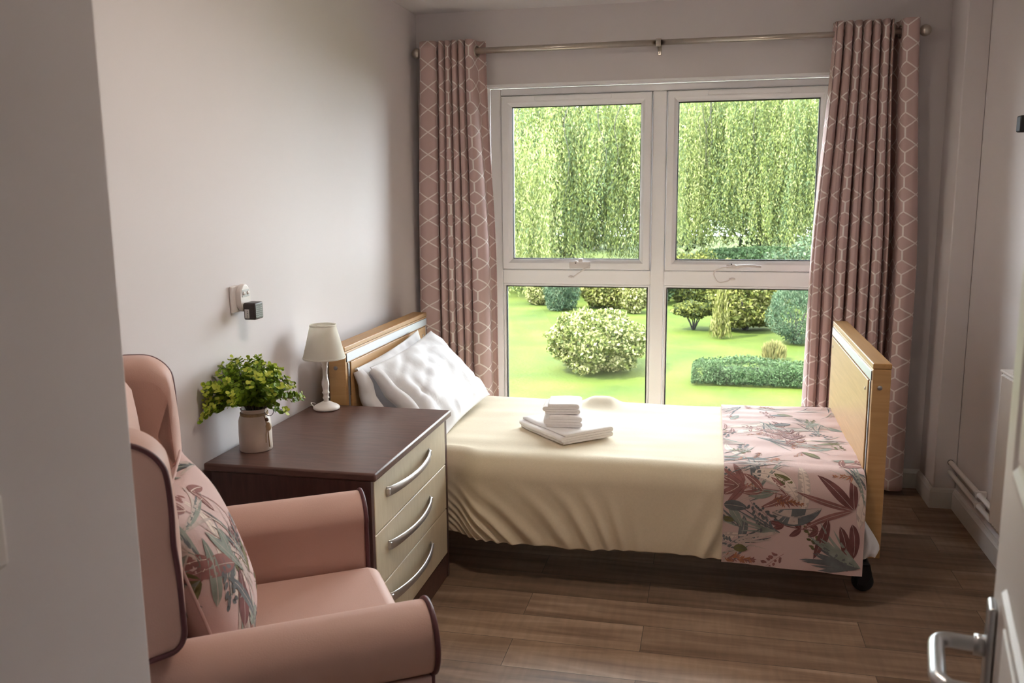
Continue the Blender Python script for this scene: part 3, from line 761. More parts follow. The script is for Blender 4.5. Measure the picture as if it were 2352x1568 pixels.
    def into(s, mb, first):
        vs = [mb.bm.verts.new(p) for p in s.V]
        for f, m in zip(s.F, s.mi):
            try: fc = mb.bm.faces.new([vs[i] for i in f]); fc.material_index = first + m; fc.smooth = True
            except ValueError: pass
PRM = [M[k] for k in ('burgundy', 'plum', 'rust', 'sage', 'slate', 'moss', 'pale', 'bone')]
IDS = tuple(range(8))
BU, PLM, RUS, SAG, SLA, MOS, PAL, BON = IDS

# the floral runner across the foot of the bed
RU0, RU1 = 1.602, 2.084
RS = cross_section(0.0085, 0.158); RN = normals2(RS)
RN = [(-a, -c) if (p[1] > 0.4 and c < 0) or (p[1] <= 0.4 and p[0] < -1 and a > 0) or (p[1] <= 0.4 and p[0] > -1 and a < 0) else (a, c) for (a, c), p in zip(RN, RS)]
RL = [0.0]
for i in range(1, len(RS)): RL.append(RL[-1] + math.hypot(RS[i][0] - RS[i - 1][0], RS[i][1] - RS[i - 1][1]))
def runner_map(u, v):
    v = min(max(v, 0), RL[-1]); i = 0
    i = int(np.searchsorted(RL, v)) ; i = min(max(i, 1), len(RL) - 1)
    t = (v - RL[i - 1]) / (RL[i] - RL[i - 1])
    p = tuple(RS[i - 1][k] + (RS[i][k] - RS[i - 1][k]) * t for k in (0, 1)); q = tuple(RN[i - 1][k] + (RN[i][k] - RN[i - 1][k]) * t for k in (0, 1))
    P = spread_pt(RU0 + u, p, q, 0.004, 0)
    return P, Vector((0, q[0], q[1])).normalized()
b = MB(); rows = [[runner_map((RU1 - RU0) * i / 40, RL[-1] * j / 110)[0] for j in range(111)] for i in range(41)]
# a proper double layer with a closed, softly rolled edge
b.grid(rows)
pr = Print(runner_map, 0.0015, RU1 - RU0 - 0.0015, 0.15, RL[-1] - 0.003)
random.seed(21)
VT = RL[-1]
pr.scatter(IDS, 1.9)
# the large motifs seen on the hanging side (v counts from the far edge, so the hem is at VT)
hemv = lambda h: VT - h
pr.big(0.10, hemv(0.33), -0.2, 0.20, 0.030, BON, PAL, 1.6); pr.big(0.17, hemv(0.20), 0.4, 0.18, 0.030, PAL, SLA, -1.2)
for a, L, w in ((3.95, 0.17, 0.018), (3.3, 0.20, 0.010), (2.85, 0.19, 0.010), (4.6, 0.12, 0.014)): pr.leaf(0.445, hemv(0.225), a, L, w, BU if a > 3.5 else PLM, PAL, random.uniform(-0.4, 0.4))
for u, v, a, L in ((0.36, 0.19, 1.75, 0.15), (0.40, 0.17, 1.15, 0.16), (0.44, 0.18, 1.3, 0.12)): pr.leaf(u, hemv(v), a, L, 0.017, BU, PAL, random.uniform(-0.5, 0.5))
pr.fan(0.475, hemv(0.03), PI + 0.30, 0.9, 20, 0.20, [SLA, SLA, SAG], 0.007)
pr.fan(0.20, hemv(0.13), PI + 0.1, 0.75, 10, 0.20, [SAG, SLA, PAL], 0.0035)
pr.flower(0.17, hemv(0.245), 0.1, 0.10, [RUS, RUS, PLM], 70); pr.flower(0.01, hemv(0.018), 0.0, 0.10, [RUS, RUS, PLM], 60)
pr.leaf(0.0, hemv(0.215), 0.0, 0.085, 0.019, SLA, PAL, 0.2); pr.leaf(0.04, hemv(0.055), -0.2, 0.05, 0.014, MOS, SLA, 0.4); pr.leaf(0.0, hemv(0.165), 0.1, 0.04, 0.010, MOS, SLA, 0.2)
pr.twig(0.09, hemv(0.24), 1.0, 0.12, SLA, 10); pr.twig(0.12, hemv(0.21), 0.6, 0.09, SLA, 9)
for a in (2.2, 2.7, 3.7, 4.2): pr.leaf(0.075, hemv(0.29), a, 0.10, 0.012, PLM, BU, 0.2)
pr.flower(0.07, hemv(0.29), 0.0, 0.05, [PLM, RUS, PAL], 30); pr.stem(0.0, hemv(0.285), 0, 0.20, 0.1, 0.001, PLM)
pr.spray(0.34, hemv(0.145), PI, 0.14, BU, PLM, 0.05, 0.011, 3, 0.2)
pr.into(b, 1)
rn = b.build('bed_runner', [M['pinkcloth']] + PRM, normals=False)
tag(rn, 'pink bed runner printed with burgundy and grey leaves across the bed foot', 'bed runner')
rows = [[p - runner_map((RU1 - RU0) * i / 40, RL[-1] * j / 110)[1] * 0.005 for j, p in enumerate(r)] for i, r in enumerate(rows)]
b = MB(); b.grid(rows, flip=True)
b.build('backing', M['pinkcloth'], rn, normals=False)

# ------------------------------------------------------------------ pillows
def pillow_pts(w, h, th, N=44, seed=0, wr=0.010, pinch=0.07, powr=2.6):
    """two grids (front, back), local x across, y up, z out of the front"""
    def side(sg):
        rows = []
        for i in range(N + 1):
            row = []
            for j in range(N + 1):
                a = -math.cos(PI * i / N); c = -math.cos(PI * j / N)
                a = 0.5 * a + 0.5 * (2 * i / N - 1); c = 0.5 * c + 0.5 * (2 * j / N - 1)
                t = max(0, (1 - abs(a) ** powr)) ** 0.55 * max(0, (1 - abs(c) ** powr)) ** 0.55
                x = a * w / 2 * (1 - pinch * (1 - c * c) * abs(a) ** 2); y = c * h / 2 * (1 - pinch * (1 - a * a) * abs(c) ** 2)
                z = sg * th / 2 * t
                nv = noise.noise((x * 5 + seed, y * 5, sg * 3 + seed)); n2 = abs(noise.noise((x * 9 + y * 4, y * 7 - x * 3, seed + 5))); 
                n3 = abs(noise.noise((x * 4 - y * 9 + 3, seed * 2.0, y * 3)))
                z += sg * (wr * nv * 0.9 - wr * 1.1 * (0.35 - min(n2, 0.35)) - wr * (0.3 - min(n3, 0.3))) * min(1, t * 2.2)
                row.append(Vector((x, y, z)))
            rows.append(row)
        return rows
    return side(1), side(-1)
def frame_mat(center, xdir, ydir):
    x = Vector(xdir).normalized(); y = Vector(ydir); y = (y - x * y.dot(x)).normalized(); z = x.cross(y)
    return Matrix(((x.x, y.x, z.x, center[0]), (x.y, y.y, z.y, center[1]), (x.z, y.z, z.z, center[2]), (0, 0, 0, 1)))
def pillow(center, xdir, ydir, w, h, th, seed, label, flap):
    b = MB(); b.T = frame_mat(center, xdir, ydir)
    f, k = pillow_pts(w, h, th, seed=seed, wr=0.026)
    b.grid(f); b.grid(k, flip=True)
    o = b.build('pillow', M['sheet'], weld=True); tag(o, label, 'pillow', 'white pillows on the bed')
    # the pillowcase's open end: a soft flange of doubled cloth
    b = MB(); b.T = frame_mat(center, xdir, ydir); rows = []
    for i in range(9):
        row = []
        for j in range(25):
            c = -1 + 2 * j / 24; s = i / 8
            z = (0.018 + 0.016 * (1 - c * c)) * math.cos(PI * s) + 0.006 * math.sin(7 * c + seed)
            row.append((flap * (w / 2 * 0.955 + 0.035 * math.sin(PI * s) ** 0.5 + 0.012 * noise.noise((c * 3, s, seed))), c * h / 2 * 0.93, z))
        rows.append(row)
    b.grid(rows); b.build('pillowcase_hem', M['sheet'], o)
    return o
# xdir runs towards the room (near end first), ydir up the lean; the front face looks into the bed
pillow((0.226, -0.965, 0.658), (0.02, 1, 0.06), (-0.12, 0.0, 0.32), 0.73, 0.34, 0.085, 3.1,
       'white pillow behind, wedged upright against the beech headboard', -1)
pillow((0.356, -0.930, 0.658), (0.05, 1, 0.06), (-0.32, 0.02, 0.34), 0.71, 0.42, 0.16, 8.4,
       'plump white pillow in front, leaning back on the other pillow', -1)

# ------------------------------------------------------------------ towels: folded cloth, the layers showing at one end
def towel(label, center, adir, L, D, t, layers, z0, seed, round_=0.5):
    """section: a cloth folded back and forth `layers` times along adir, pushed D along the other direction"""
    a = Vector((math.cos(adir), math.sin(adir), 0)); d = Vector((-a.y, a.x, 0)); c0 = Vector(center)
    b = MB(); sec = []
    # centre line of the folded cloth
    line = []
    for k in range(layers):
        z = t * (k + 0.5); x0, x1 = -L / 2 + t * 0.5, L / 2 - t * 0.5
        if k == layers - 1: x0 += 0.012
        xs = [x0 + (x1 - x0) * i / 8 for i in range(9)]
        if k % 2: xs = xs[::-1]
        line += [(x, z) for x in xs]
        if k < layers - 1:
            xe, sg = (x1, 1) if k % 2 == 0 else (x0, -1)
            for q in range(1, 6):
                an = -PI / 2 + PI * q / 6; line.append((xe + sg * t * 0.5 * math.cos(an), z + t * 0.5 + t * 0.5 * math.sin(an)))
    hw = t * 0.43; up, dn = [], []
    for i, p in enumerate(line):
        o, q = line[max(i - 1, 0)], line[min(i + 1, len(line) - 1)]
        tx, tz = q[0] - o[0], q[1] - o[1]; l = math.hypot(tx, tz) or 1
        up.append((p[0] - tz / l * hw, p[1] + tx / l * hw)); dn.append((p[0] + tz / l * hw, p[1] - tx / l * hw))
    sec = up + dn[::-1]
    rows = []; ND = 18
    for k in range(ND + 1):
        s = k / ND; y = (s - 0.5) * D
        e = min(s, 1 - s) / 0.06; sh = 1 - 0.03 * (1 - min(1, e)) ** 2
        row = []
        for (x, z) in sec:
            wob = 0.004 * noise.noise((x * 9 + seed, y * 9, z * 20)); zz = z * sh + 0.004 * noise.noise((x * 7, y * 7, seed)) * (z / (t * layers)) + 0.1 * t * noise.noise((x * 15, y * 20, seed + z * 60))
            pp = c0 + a * (x * (1 - 0.02 * (1 - min(1, e))) + wob) + d * (y + 0.005 * noise.noise((x * 6, z * 30, seed)))
            row.append((pp.x, pp.y, z0 + max(0.0005, zz)))
        rows.append(row)
    vs, _ = b.grid(rows, closed_v=True)
    n = len(sec); m = len(up)
    for base in (0, ND * n):        # end caps as a strip between the two sides of the cloth
        for i in range(m - 1):
            j0, j1 = base + i, base + i + 1; k0, k1 = base + n - 1 - i, base + n - 2 - i
            try: b.bm.faces.new([vs[j0], vs[j1], vs[k1], vs[k0]])
            except ValueError: pass
    o = b.build('towel', M['towel']); tag(o, label, 'towel', 'folded towels on the bed'); return o
TZ = ZB + 0.002
towel('largest white towel, folded at the bottom of the pile on the cream bedspread', (0.960, -1.055, 0), R(43), 0.25, 0.33, 0.0105, 4, TZ, 1.0)
towel('middle white towel of the pile, rolled fold facing the room', (0.955, -1.06, 0), R(8), 0.145, 0.19, 0.0115, 4, TZ + 0.0435, 2.0)
towel('smallest white face cloth folded on top of the towel pile', (0.950, -1.055, 0), R(4), 0.145, 0.145, 0.0110, 4, TZ + 0.0915, 3.0)

# ------------------------------------------------------------------ chest of drawers
CX0, CX1, CY0, CY1, CZ = 0.016, 0.572, -2.226, -1.436, 0.667
ch = thing('chest_of_drawers', 'dark walnut chest of three cream drawers with bow handles beside the bed', 'chest of drawers', (0.29, -1.83, 0))
b = MB(); b.box((CX0, CY0, CZ - 0.026), (CX1 + 0.010, CY1, CZ), 0.006, 3); b.build('top', M['walnut'], ch)
b = MB()
b.box((CX0 + 0.02, CY0 + 0.008, 0.0), (CX1 - 0.009, CY0 + 0.030, CZ - 0.026), 0.002, 1); b.box((CX0 + 0.02, CY1 - 0.030, 0.0), (CX1 - 0.009, CY1 - 0.006, CZ - 0.026), 0.002, 1)
b.box((CX0 + 0.02, CY0 + 0.030, 0.07), (CX0 + 0.03, CY1 - 0.030, CZ - 0.026)); b.box((CX0 + 0.03, CY0 + 0.030, 0.08), (CX1 - 0.05, CY1 - 0.030, 0.10))
b.build('carcass', M['walnut_side'], ch)
b = MB(); b.box((CX1 - 0.034, CY0 + 0.030, 0.0), (CX1 - 0.012, CY1 - 0.030, 0.098), 0.002, 1); b.build('plinth', M['walnut'], ch)
for (z0, z1, hz) in ((0.462, 0.638, 0.566), (0.283, 0.459, 0.389), (0.102, 0.280, 0.214)):
    b = MB(); b.box((CX1 - 0.032, CY0 + 0.0315, z0), (CX1 - 0.008, CY1 - 0.0315, z1), 0.003, 3)
    b.box((CX0 + 0.06, CY0 + 0.040, z0 + 0.012), (CX1 - 0.034, CY1 - 0.040, z1 - 0.03))
    dr = b.build('drawer', M['cream'], ch)
    b = MB(); xf = CX1 - 0.008; ya, yb = -2.095, -1.668; rows = []
    for i in range(33):
        t = i / 32; y = ya + (yb - ya) * t; bow = 0.034 * math.sin(PI * t) ** 0.62 + 0.001
        hw = 0.0165 - 0.005 * math.sin(PI * t); th = 0.0028
        dx = 0.5 * PI * 0.034 * math.cos(PI * t) * 0.6 / (yb - ya)
        rows.append([(xf + bow + s * th, y, hz + c * hw) for s, c in ((1, -0.85), (1.25, 0), (1, 0.85), (0.3, 1), (-1, 0.9), (-1, -0.9), (0.3, -1))])
    vs, _ = b.grid(rows, closed_v=True); b.bm.faces.new(vs[:7]); b.bm.faces.new(vs[-7:][::-1])
    for y in (ya + 0.004, yb - 0.004): b.box((xf - 0.001, y - 0.005, hz - 0.010), (xf + 0.012, y + 0.005, hz + 0.010), 0.002, 2)
    b.build('handle', M['chrome'], dr)

# ------------------------------------------------------------------ table lamp
LX, LY = 0.104, -1.512
lamp = thing('table_lamp', 'small white table lamp with turned stem and ivory tapered shade', 'lamp', (LX, LY, CZ))
b = MB(); b.lathe([(0.0, 0), (0.046, 0), (0.050, 0.003), (0.051, 0.008), (0.048, 0.013), (0.040, 0.018), (0.026, 0.025), (0.014, 0.031), (0.0, 0.034)], (LX, LY, CZ), 40); b.build('base', M['lampwhite'], lamp)
b = MB(); b.lathe([(0.010, 0.030), (0.0095, 0.040), (0.0125, 0.044), (0.0125, 0.048), (0.0095, 0.052), (0.0100, 0.060), (0.0140, 0.064), (0.0140, 0.068), (0.0110, 0.072), (0.0115, 0.082), (0.0145, 0.096), (0.0135, 0.108),
                   (0.0098, 0.122), (0.0088, 0.140), (0.0090, 0.158), (0.0120, 0.168), (0.0098, 0.174), (0.0140, 0.184), (0.0180, 0.192), (0.0180, 0.197), (0.0120, 0.199), (0.0120, 0.215), (0.0, 0.215)], (LX, LY, CZ), 28); b.build('stem', M['lampwhite'], lamp)
b = MB(); b.lathe([(0.0785, 0.202), (0.0795, 0.2015), (0.0800, 0.204), (0.0490, 0.326), (0.0485, 0.329), (0.0470, 0.3285), (0.0470, 0.326), (0.0778, 0.204), (0.0785, 0.202)], (LX, LY, CZ), 48)
sh = b.build('shade', M['shade'], lamp)
for z, r in ((0.203, 0.0805), (0.3265, 0.0495)): b = MB(); b.lathe([(r + 0.0004, -0.003), (r + 0.0012, 0.0), (r + 0.0002, 0.004), (r - 0.001, 0.002), (r + 0.0004, -0.003)], (LX, LY, CZ + z), 48); b.build('shade_trim', M['shade'], sh)
b = MB()
for k in range(3): a = 2 * PI * k / 3 + 0.4; b.tube([(LX, LY, CZ + 0.214), (LX + 0.048 * math.cos(a), LY + 0.048 * math.sin(a), CZ + 0.322)], 0.001, 6)
b.sphere((LX, LY, CZ + 0.245), 0.02, 8, 1, 1, 1.3); b.build('bulb_holder', M['plasticw'], lamp)
b = MB(); b.tube(catmull([(LX - 0.045, LY - 0.01, CZ + 0.006), (LX - 0.062, LY - 0.004, CZ + 0.022), (LX - 0.055, LY + 0.016, CZ + 0.016), (LX - 0.07, LY + 0.03, CZ + 0.004), (LX - 0.085, LY + 0.04, CZ + 0.003)], 8), 0.0022, 8); b.build('flex', M['plasticw'], lamp)

# ------------------------------------------------------------------ jug and greenery
VX, VY = 0.102, -2.052
jug = thing('jug', 'cream stoneware jug with a beaded twine tie standing on the chest', 'jug', (VX, VY, CZ))
b = MB(); b.lathe([(0.0, 0.0), (0.050, 0.0), (0.0525, 0.003), (0.0525, 0.060), (0.0510, 0.098), (0.0470, 0.112), (0.0415, 0.119), (0.0400, 0.124), (0.0425, 0.135), (0.0440, 0.138), (0.0420, 0.139), (0.0375, 0.126), (0.0480, 0.100), (0.0490, 0.01), (0.0, 0.008)], (VX, VY, CZ), 40)
b.build('body', M['ceramic'], jug)
b = MB()
for z in (0.117, 0.1205, 0.124): b.lathe([(0.0428, -0.002), (0.0448, 0), (0.0428, 0.002), (0.0408, 0.0), (0.0428, -0.002)], (VX, VY, CZ + z), 32)
ta = -0.35        # the tie hangs to the right of the camera's side
tv = Vector((math.cos(ta), math.sin(ta), 0))
P0 = Vector((VX, VY, CZ)) + tv * 0.046 + Vector((0, 0, 0.118))
b.tube(catmull([P0, P0 + tv * 0.012 + Vector((0, 0, -0.03)), P0 + tv * 0.013 + Vector((0, 0.004, -0.07)), P0 + tv * 0.012 + Vector((0, 0.010, -0.105))], 8), 0.0022, 6)
b.tube(catmull([P0, P0 + tv * 0.012 + Vector((0, -0.004, -0.03)), P0 + tv * 0.012 + Vector((0, -0.010, -0.06)), P0 + tv * 0.012 + Vector((0, -0.012, -0.085))], 8), 0.0018, 6)
b.build('twine', M['twine'], jug)
b = MB(); b.sphere(P0 + tv * 0.012 + Vector((0, 0, -0.012)), 0.0062, 8); b.build('dark_bead', M['knot'], jug, 'small dark brown bead')
b = MB(); b.sphere(P0 + tv * 0.018 + Vector((0, 0, -0.034)), 0.0095, 8, 1, 1, 1.5); b.build('wooden_bead', M['bead'], jug)
b = MB(); b.tube([P0 + Vector((0.004, 0, 0.016)) + Vector((0.016 * math.cos(q / 16 * 2 * PI) + 0.014, 0.0, 0.016 * math.sin(q / 16 * 2 * PI))) for q in range(16)], 0.0013, 6, closed=True); b.build('wire_loop', M['wire'], jug)

fol = thing('foliage_bunch', 'bunch of small round green artificial leaves arranged in the cream jug', 'plant', (VX, VY, CZ + 0.12))
sb = MB(); LV = []; LM = []
random.seed(5)
def round_leaf(p, nrm, axis, r, m):
    nrm = nrm.normalized(); a = (axis - nrm * axis.dot(nrm)).normalized(); c = nrm.cross(a)
    pts = [p + a * (r * 0.1) ]
    ring = [p + a * (r + r * math.cos(q)) + c * (r * 0.95 * math.sin(q)) + nrm * (0.18 * r * math.cos(2 * q)) for q in [PI + 2 * PI * k / 8 for k in range(8)]]
    LV.append(ring); LM.append(m)
tips = []
for k in range(96):
    az = random.uniform(0, 2 * PI); el = random.uniform(-0.12, 1.35) if k % 3 else random.uniform(0.5, 1.3)
    d = Vector((math.cos(az) * math.cos(el), math.sin(az) * math.cos(el), math.sin(el)))
    L = (0.172 - 0.034 * max(0, math.cos(az - 0.3))) * random.uniform(0.78, 1.10) * (1 - 0.10 * max(0, math.sin(el)))
    p0 = Vector((VX + 0.02 * math.cos(az), VY + 0.02 * math.sin(az), CZ + 0.125))
    ctrl = [p0, p0 + Vector((d.x * 0.25, d.y * 0.25, 0.35)) * L * 0.9, p0 + Vector((d.x * 0.7, d.y * 0.7, max(d.z, 0.0) * 0.75 + 0.18)) * L, p0 + Vector((d.x, d.y, d.z + 0.06)) * L + Vector((0, 0, 0.012))]
    pts = catmull(ctrl, 6)
    xmin = 0.018
    pts = [Vector((max(p.x, xmin + 0.010 * random.random()), p.y, p.z)) for p in pts]
    sb.tube(pts, [0.0013 - 0.0007 * i / len(pts) for i in range(len(pts))], 5)
    n = len(pts)
    for i in range(5, n):
        t = (i - 5) / (n - 5)
        for sd in (0, 1, 2):
            tan = (pts[min(i + 1, n - 1)] - pts[i - 1]).normalized()
            q = random.uniform(0, 2 * PI); s0 = tan.orthogonal().normalized(); rot = Matrix.Rotation(q, 3, tan); out = (rot @ s0)
            ax = (out + tan * 0.5).normalized(); nn = (tan * 0.8 - out * 0.4 + Vector((0, 0, 0.6)) + Vector([random.uniform(-0.4, 0.4) for _ in range(3)]))
            r = random.uniform(0.0075, 0.0115) * (1.0 - 0.38 * t)
            pos = pts[i] + out * 0.003
            if pos.x < 0.022: ax.x = abs(ax.x)
            m = 2 if (t > 0.72 and random.random() < 0.75) else (1 if random.random() < 0.45 else 0)
            round_leaf(pos, nn, ax, r, m)
sb.build('stems', M['stem'], fol)
LVn = np.array([[tuple(v) for v in q] for q in LV]); LVn[:, :, 0] = np.maximum(LVn[:, :, 0], 0.008)
np_mesh('leaves', LVn, 8, [M['sprig_a'], M['sprig_b'], M['sprig_c']], np.array(LM), fol)

# ------------------------------------------------------------------ wall socket, adaptor, switch, bracket
so = thing('wall_socket', 'white plastic wall socket with oval front above the chest', 'socket', (0.0, -1.943, 1.10))
b = MB(); b.box((0.0003, -1.988, 1.102), (0.011, -1.900, 1.190), 0.004, 3); b.build('backplate', M['plasticw'], so)
b = MB(); pts = []
for k in range(32):
    a = 2 * PI * k / 32; pts.append((-1.934 + 0.031 * math.copysign(abs(math.cos(a)) ** 0.8, math.cos(a)), 1.148 + 0.046 * math.copysign(abs(math.sin(a)) ** 0.9, math.sin(a))))
b.prism(pts, 'x', 0.011, 0.030, 0.006, 3, True); b.build('oval_cover', M['plasticw'], so)
b = MB(); b.box((0.0298, -1.958, 1.152), (0.0318, -1.913, 1.176), 0.0009, 2); bp = b.build('button_panel', M['plasticg'], so)
for y in (-1.948, -1.923): b = MB(); b.lathe([(0.0, 0.003), (0.006, 0.0026), (0.0065, 0.0)], (0.0316, y, 1.164), 16, 'x'); b.build('button', M['plasticw'], bp)
ad = thing('socket_adaptor', 'black plug-in adaptor with a silver label in the wall socket', 'adaptor', (0.05, -1.92, 1.075))
b = MB(); b.box((0.0315, -1.957, 1.077), (0.074, -1.902, 1.1335), 0.005, 3); b.build('body', M['black'], ad)
b = MB(); b.box((0.036, -1.9578, 1.082), (0.052, -1.9568, 1.112)); lb = b.build('rating_label', M['labelp'], ad)
b = MB(); 
for i in range(4): b.box((0.0445 + 0.0008 * (i % 2), -1.9582, 1.086 + 0.006 * i), (0.0475, -1.9577, 1.0885 + 0.006 * i))
b.build('print_block', M['ink'], lb)
b = MB()
for i in range(6):
    for j in range(5): b.box((0.0738, -1.950 + 0.0085 * j, 1.086 + 0.0065 * i), (0.0745, -1.9465 + 0.0085 * j, 1.089 + 0.0065 * i))
b.build('grille', M['plasticg'], ad)

sw = thing('light_switch', 'white light switch plate on the near wall at the left edge', 'light switch', (FRX, -3.846, 1.088))
b = MB(); b.box((FRX + 0.0003, -3.889, 1.088), (FRX + 0.010, -3.803, 1.172), 0.006, 3); b.build('plate', M['plasticw'], sw)
b = MB(); b.box((FRX + 0.0095, -3.857, 1.114), (FRX + 0.014, -3.837, 1.146), 0.002, 2); b.build('rocker', M['plasticw'], sw)

wb = thing('wall_bracket', 'dark grey bracket fixed high on the right wall, cut by frame edge', 'bracket', (XR, -0.875, 1.66))
b = MB(); b.box((XR - 0.012, -0.96, 1.66), (XR - 0.0005, -0.87, 1.78), 0.003, 2); b.build('plate', M['darkmetal'], wb)
b = MB(); b.box((XR - 0.055, -0.93, 1.685), (XR - 0.010, -0.885, 1.745), 0.006, 3); b.build('arm', M['darkmetal'], wb)

# ------------------------------------------------------------------ radiator and pipes on the right wall
rad = thing('radiator', 'white panel radiator on the right wall half hidden by the door', 'radiator', (XR - 0.05, -1.6, 0.2))
ry0, ry1 = -2.15, -1.045; rx = XR - 0.082
b = MB()
rows = []
nr = 42
for (z, o) in ((0.205, 0.010), (0.222, 0.0), (0.795, 0.0), (0.808, 0.010)):
    row = []
    for i in range(nr * 4 + 1):
        y = ry1 + (ry0 - ry1) * i / (nr * 4)
        edge = min(i, nr * 4 - i) / 4
        g = 0.006 * (0.5 + 0.5 * math.cos(2 * PI * i / 4)) * (1 if 0.25 < z < 0.9 else 1) * (1 if edge > 0.5 else 0)
        row.append((rx + o + g, y, z))
    rows.append(row)
b.grid(rows, smooth=False); b.box((rx + 0.011, ry0 + 0.004, 0.21), (rx + 0.03, ry1 - 0.004, 0.80), 0.004, 2)
b.build('front_panel', M['radiator'], rad)
b = MB(); b.box((rx - 0.004, ry0 - 0.002, 0.808), (XR - 0.026, ry1 + 0.002, 0.818), 0.003, 2)
for k in range(30): b.box((rx + 0.008, ry0 + 0.02 + k * 0.034, 0.8175), (XR - 0.034, ry0 + 0.034 + k * 0.034, 0.8195))
b.build('top_grille', M['radiator'], rad)
b = MB(); b.box((rx + 0.002, ry1 - 0.003, 0.245), (XR - 0.026, ry1 + 0.001, 0.806), 0.002, 2); b.build('side_cover', M['radiator'], rad)
b = MB(); b.box((XR - 0.060, ry0 + 0.01, 0.215), (XR - 0.047, ry1 - 0.01, 0.80), 0.004, 2)
for y in (ry0 + 0.12, ry1 - 0.12): b.box((XR - 0.048, y - 0.02, 0.25), (XR - 0.0005, y + 0.02, 0.75))
b.build('rear_panel', M['radiator'], rad)
for (z, lab) in ((0.222, 'upper white heating pipe running along the right wall above the skirting'), (0.174, 'lower white heating pipe running along the right wall above the skirting')):
    hp = thing('heating_pipe', lab, 'pipe', (XR - 0.03, -0.7, z), 'heating pipes on the right wall')
    b = MB(); b.tube(catmull([(XR - 0.030, PY + 0.002, z), (XR - 0.030, PY - 0.06, z), (XR - 0.030, -0.8, z), (XR - 0.030, -1.3, z), (XR - 0.030, -2.6, z)], 6), 0.0115, 14); b.build('tube', M['radiator'], hp)
    b = MB(); b.box((XR - 0.044, -0.735, z - 0.014), (XR - 0.0005, -0.715, z + 0.014), 0.003, 2); b.build('pipe_clip', M['plasticw'], hp)
    if z > 0.2:
        b = MB(); b.lathe([(0.0114, 0), (0.0132, 0.001), (0.0132, 0.003), (0.0114, 0.004)], (XR - 0.030, PY - 0.006, z), 16, 'y'); b.build('collar', M['black'], hp)

# ------------------------------------------------------------------ wing armchair
CA = R(33)
CM = Matrix.Translation((0.7875, -2.660, 0)) @ Matrix.Rotation(CA, 4, 'Z')     # local x forward, y to the chair's left, z up
chair = thing('armchair', 'blush pink wing armchair with burgundy piping in the left foreground', 'armchair', (0.55, -2.80, 0))
AXB = -0.60
def arm_profile(sg):
    """section of an arm: flat inside, a fat roll on top that curls over outwards"""
    c = sg * 0.357; P = []
    P.append((c - sg * 0.060, 0.26)); P.append((c - sg * 0.062, 0.50)); P.append((c - sg * 0.060, 0.58))
    cz, cy, r = 0.587, c + sg * 0.006, 0.074
    for k in range(15):
        a = PI * 0.95 - (PI * 0.95 + PI * 0.42) * k / 14
        P.append((cy + sg * r * math.cos(a), cz + r * 1.0 * math.sin(a)))
    P.append((c + sg * 0.030, 0.505)); P.append((c + sg * 0.030, 0.26))
    return P
for sg in (-1, 1):
    P = arm_profile(sg); n = len(P); rows = []
    for x, k in ((AXB, 0), (-0.45, 0), (-0.30, 0), (-0.15, 0), (-0.03, 0), (-0.010, 0.002), (-0.002, 0.006)):
        cy = sum(p[0] for p in P) / n; cz = sum(p[1] for p in P) / n
        drop = 0.0
        rows.append([(x, p[0] + (cy - p[0]) * k * 4, p[1] + (cz - p[1]) * k * 2 + drop) for p in P])
    b = MB(); b.T = CM; vs, _ = b.grid(rows, closed_v=True)
    fc = b.bm.faces.new(vs[-n:]); b.bm.faces.new(vs[:n][::-1])
    arm = b.build('arm', M['leather'], chair)
    b = MB(); b.T = CM; b.tube([(0.0, p[0], p[1]) for p in catmull([(q[0], q[1], 0) for q in P], 3)], 0.0058, 8); b.build('piping', M['piping'], arm)
    # the printed cloth on the outside below the roll
    b = MB(); b.T = CM; y0, y1 = sorted((sg * 0.387, sg * 0.399)); b.box((AXB + 0.01, y0, 0.13), (-0.004, y1, 0.515), 0.004, 2)
    if sg < 0:
        random.seed(33)
        pr = Print(lambda u, v: (CM @ Vector((-0.004 - u, -0.399, v)), (CM.to_3x3() @ Vector((0, -1, 0))).normalized()), 0.002, 0.58, 0.132, 0.512)
        pr.scatter(IDS, 1.0)
        for a in (0.2, 0.5, 0.9, -0.3): pr.leaf(0.03, 0.44, a, 0.14, 0.02, BU, PLM, 0.4)
        pr.into(b, 1)
    b.build('side_panel', [M['pinkcloth']] + PRM, chair, 'pink printed with burgundy and grey leaves', normals=sg > 0)
b = MB(); b.T = CM; b.box((AXB + 0.02, -0.292, 0.335), (0.028, 0.292, 0.475), 0.035, 6, True); b.build('seat_cushion', M['leather'], chair)
b = MB(); b.T = CM; b.box((AXB, -0.325, 0.13), (-0.012, 0.325, 0.335), 0.01, 3); b.build('seat_base', M['leather'], chair)
# back: a padded slab leaning backwards
rows = []; BY = 0.30
for i in range(13):
    t = i / 12; z = 0.36 + (1.085 - 0.36) * t; xb = -0.565 - 0.06 * t
    row = []
    for k in range(24):
        a = 2 * PI * k / 24; cx, cy = math.cos(a), math.sin(a)
        ex = 0.065 * math.copysign(abs(cx) ** 0.45, cx) * (1 - 0.55 * smooth01((t - 0.9) / 0.1)); ey = BY * math.copysign(abs(cy) ** 0.22, cy) * (1 - 0.06 * smooth01((t - 0.88) / 0.12))
        row.append((xb + ex, ey, z - 0.0 * cx))
    rows.append(row)
b = MB(); b.T = CM; vs, _ = b.grid(rows, closed_v=True); b.bm.faces.new(vs[:24][::-1]); b.bm.faces.new(vs[-24:]); b.build('backrest', M['leather'], chair)
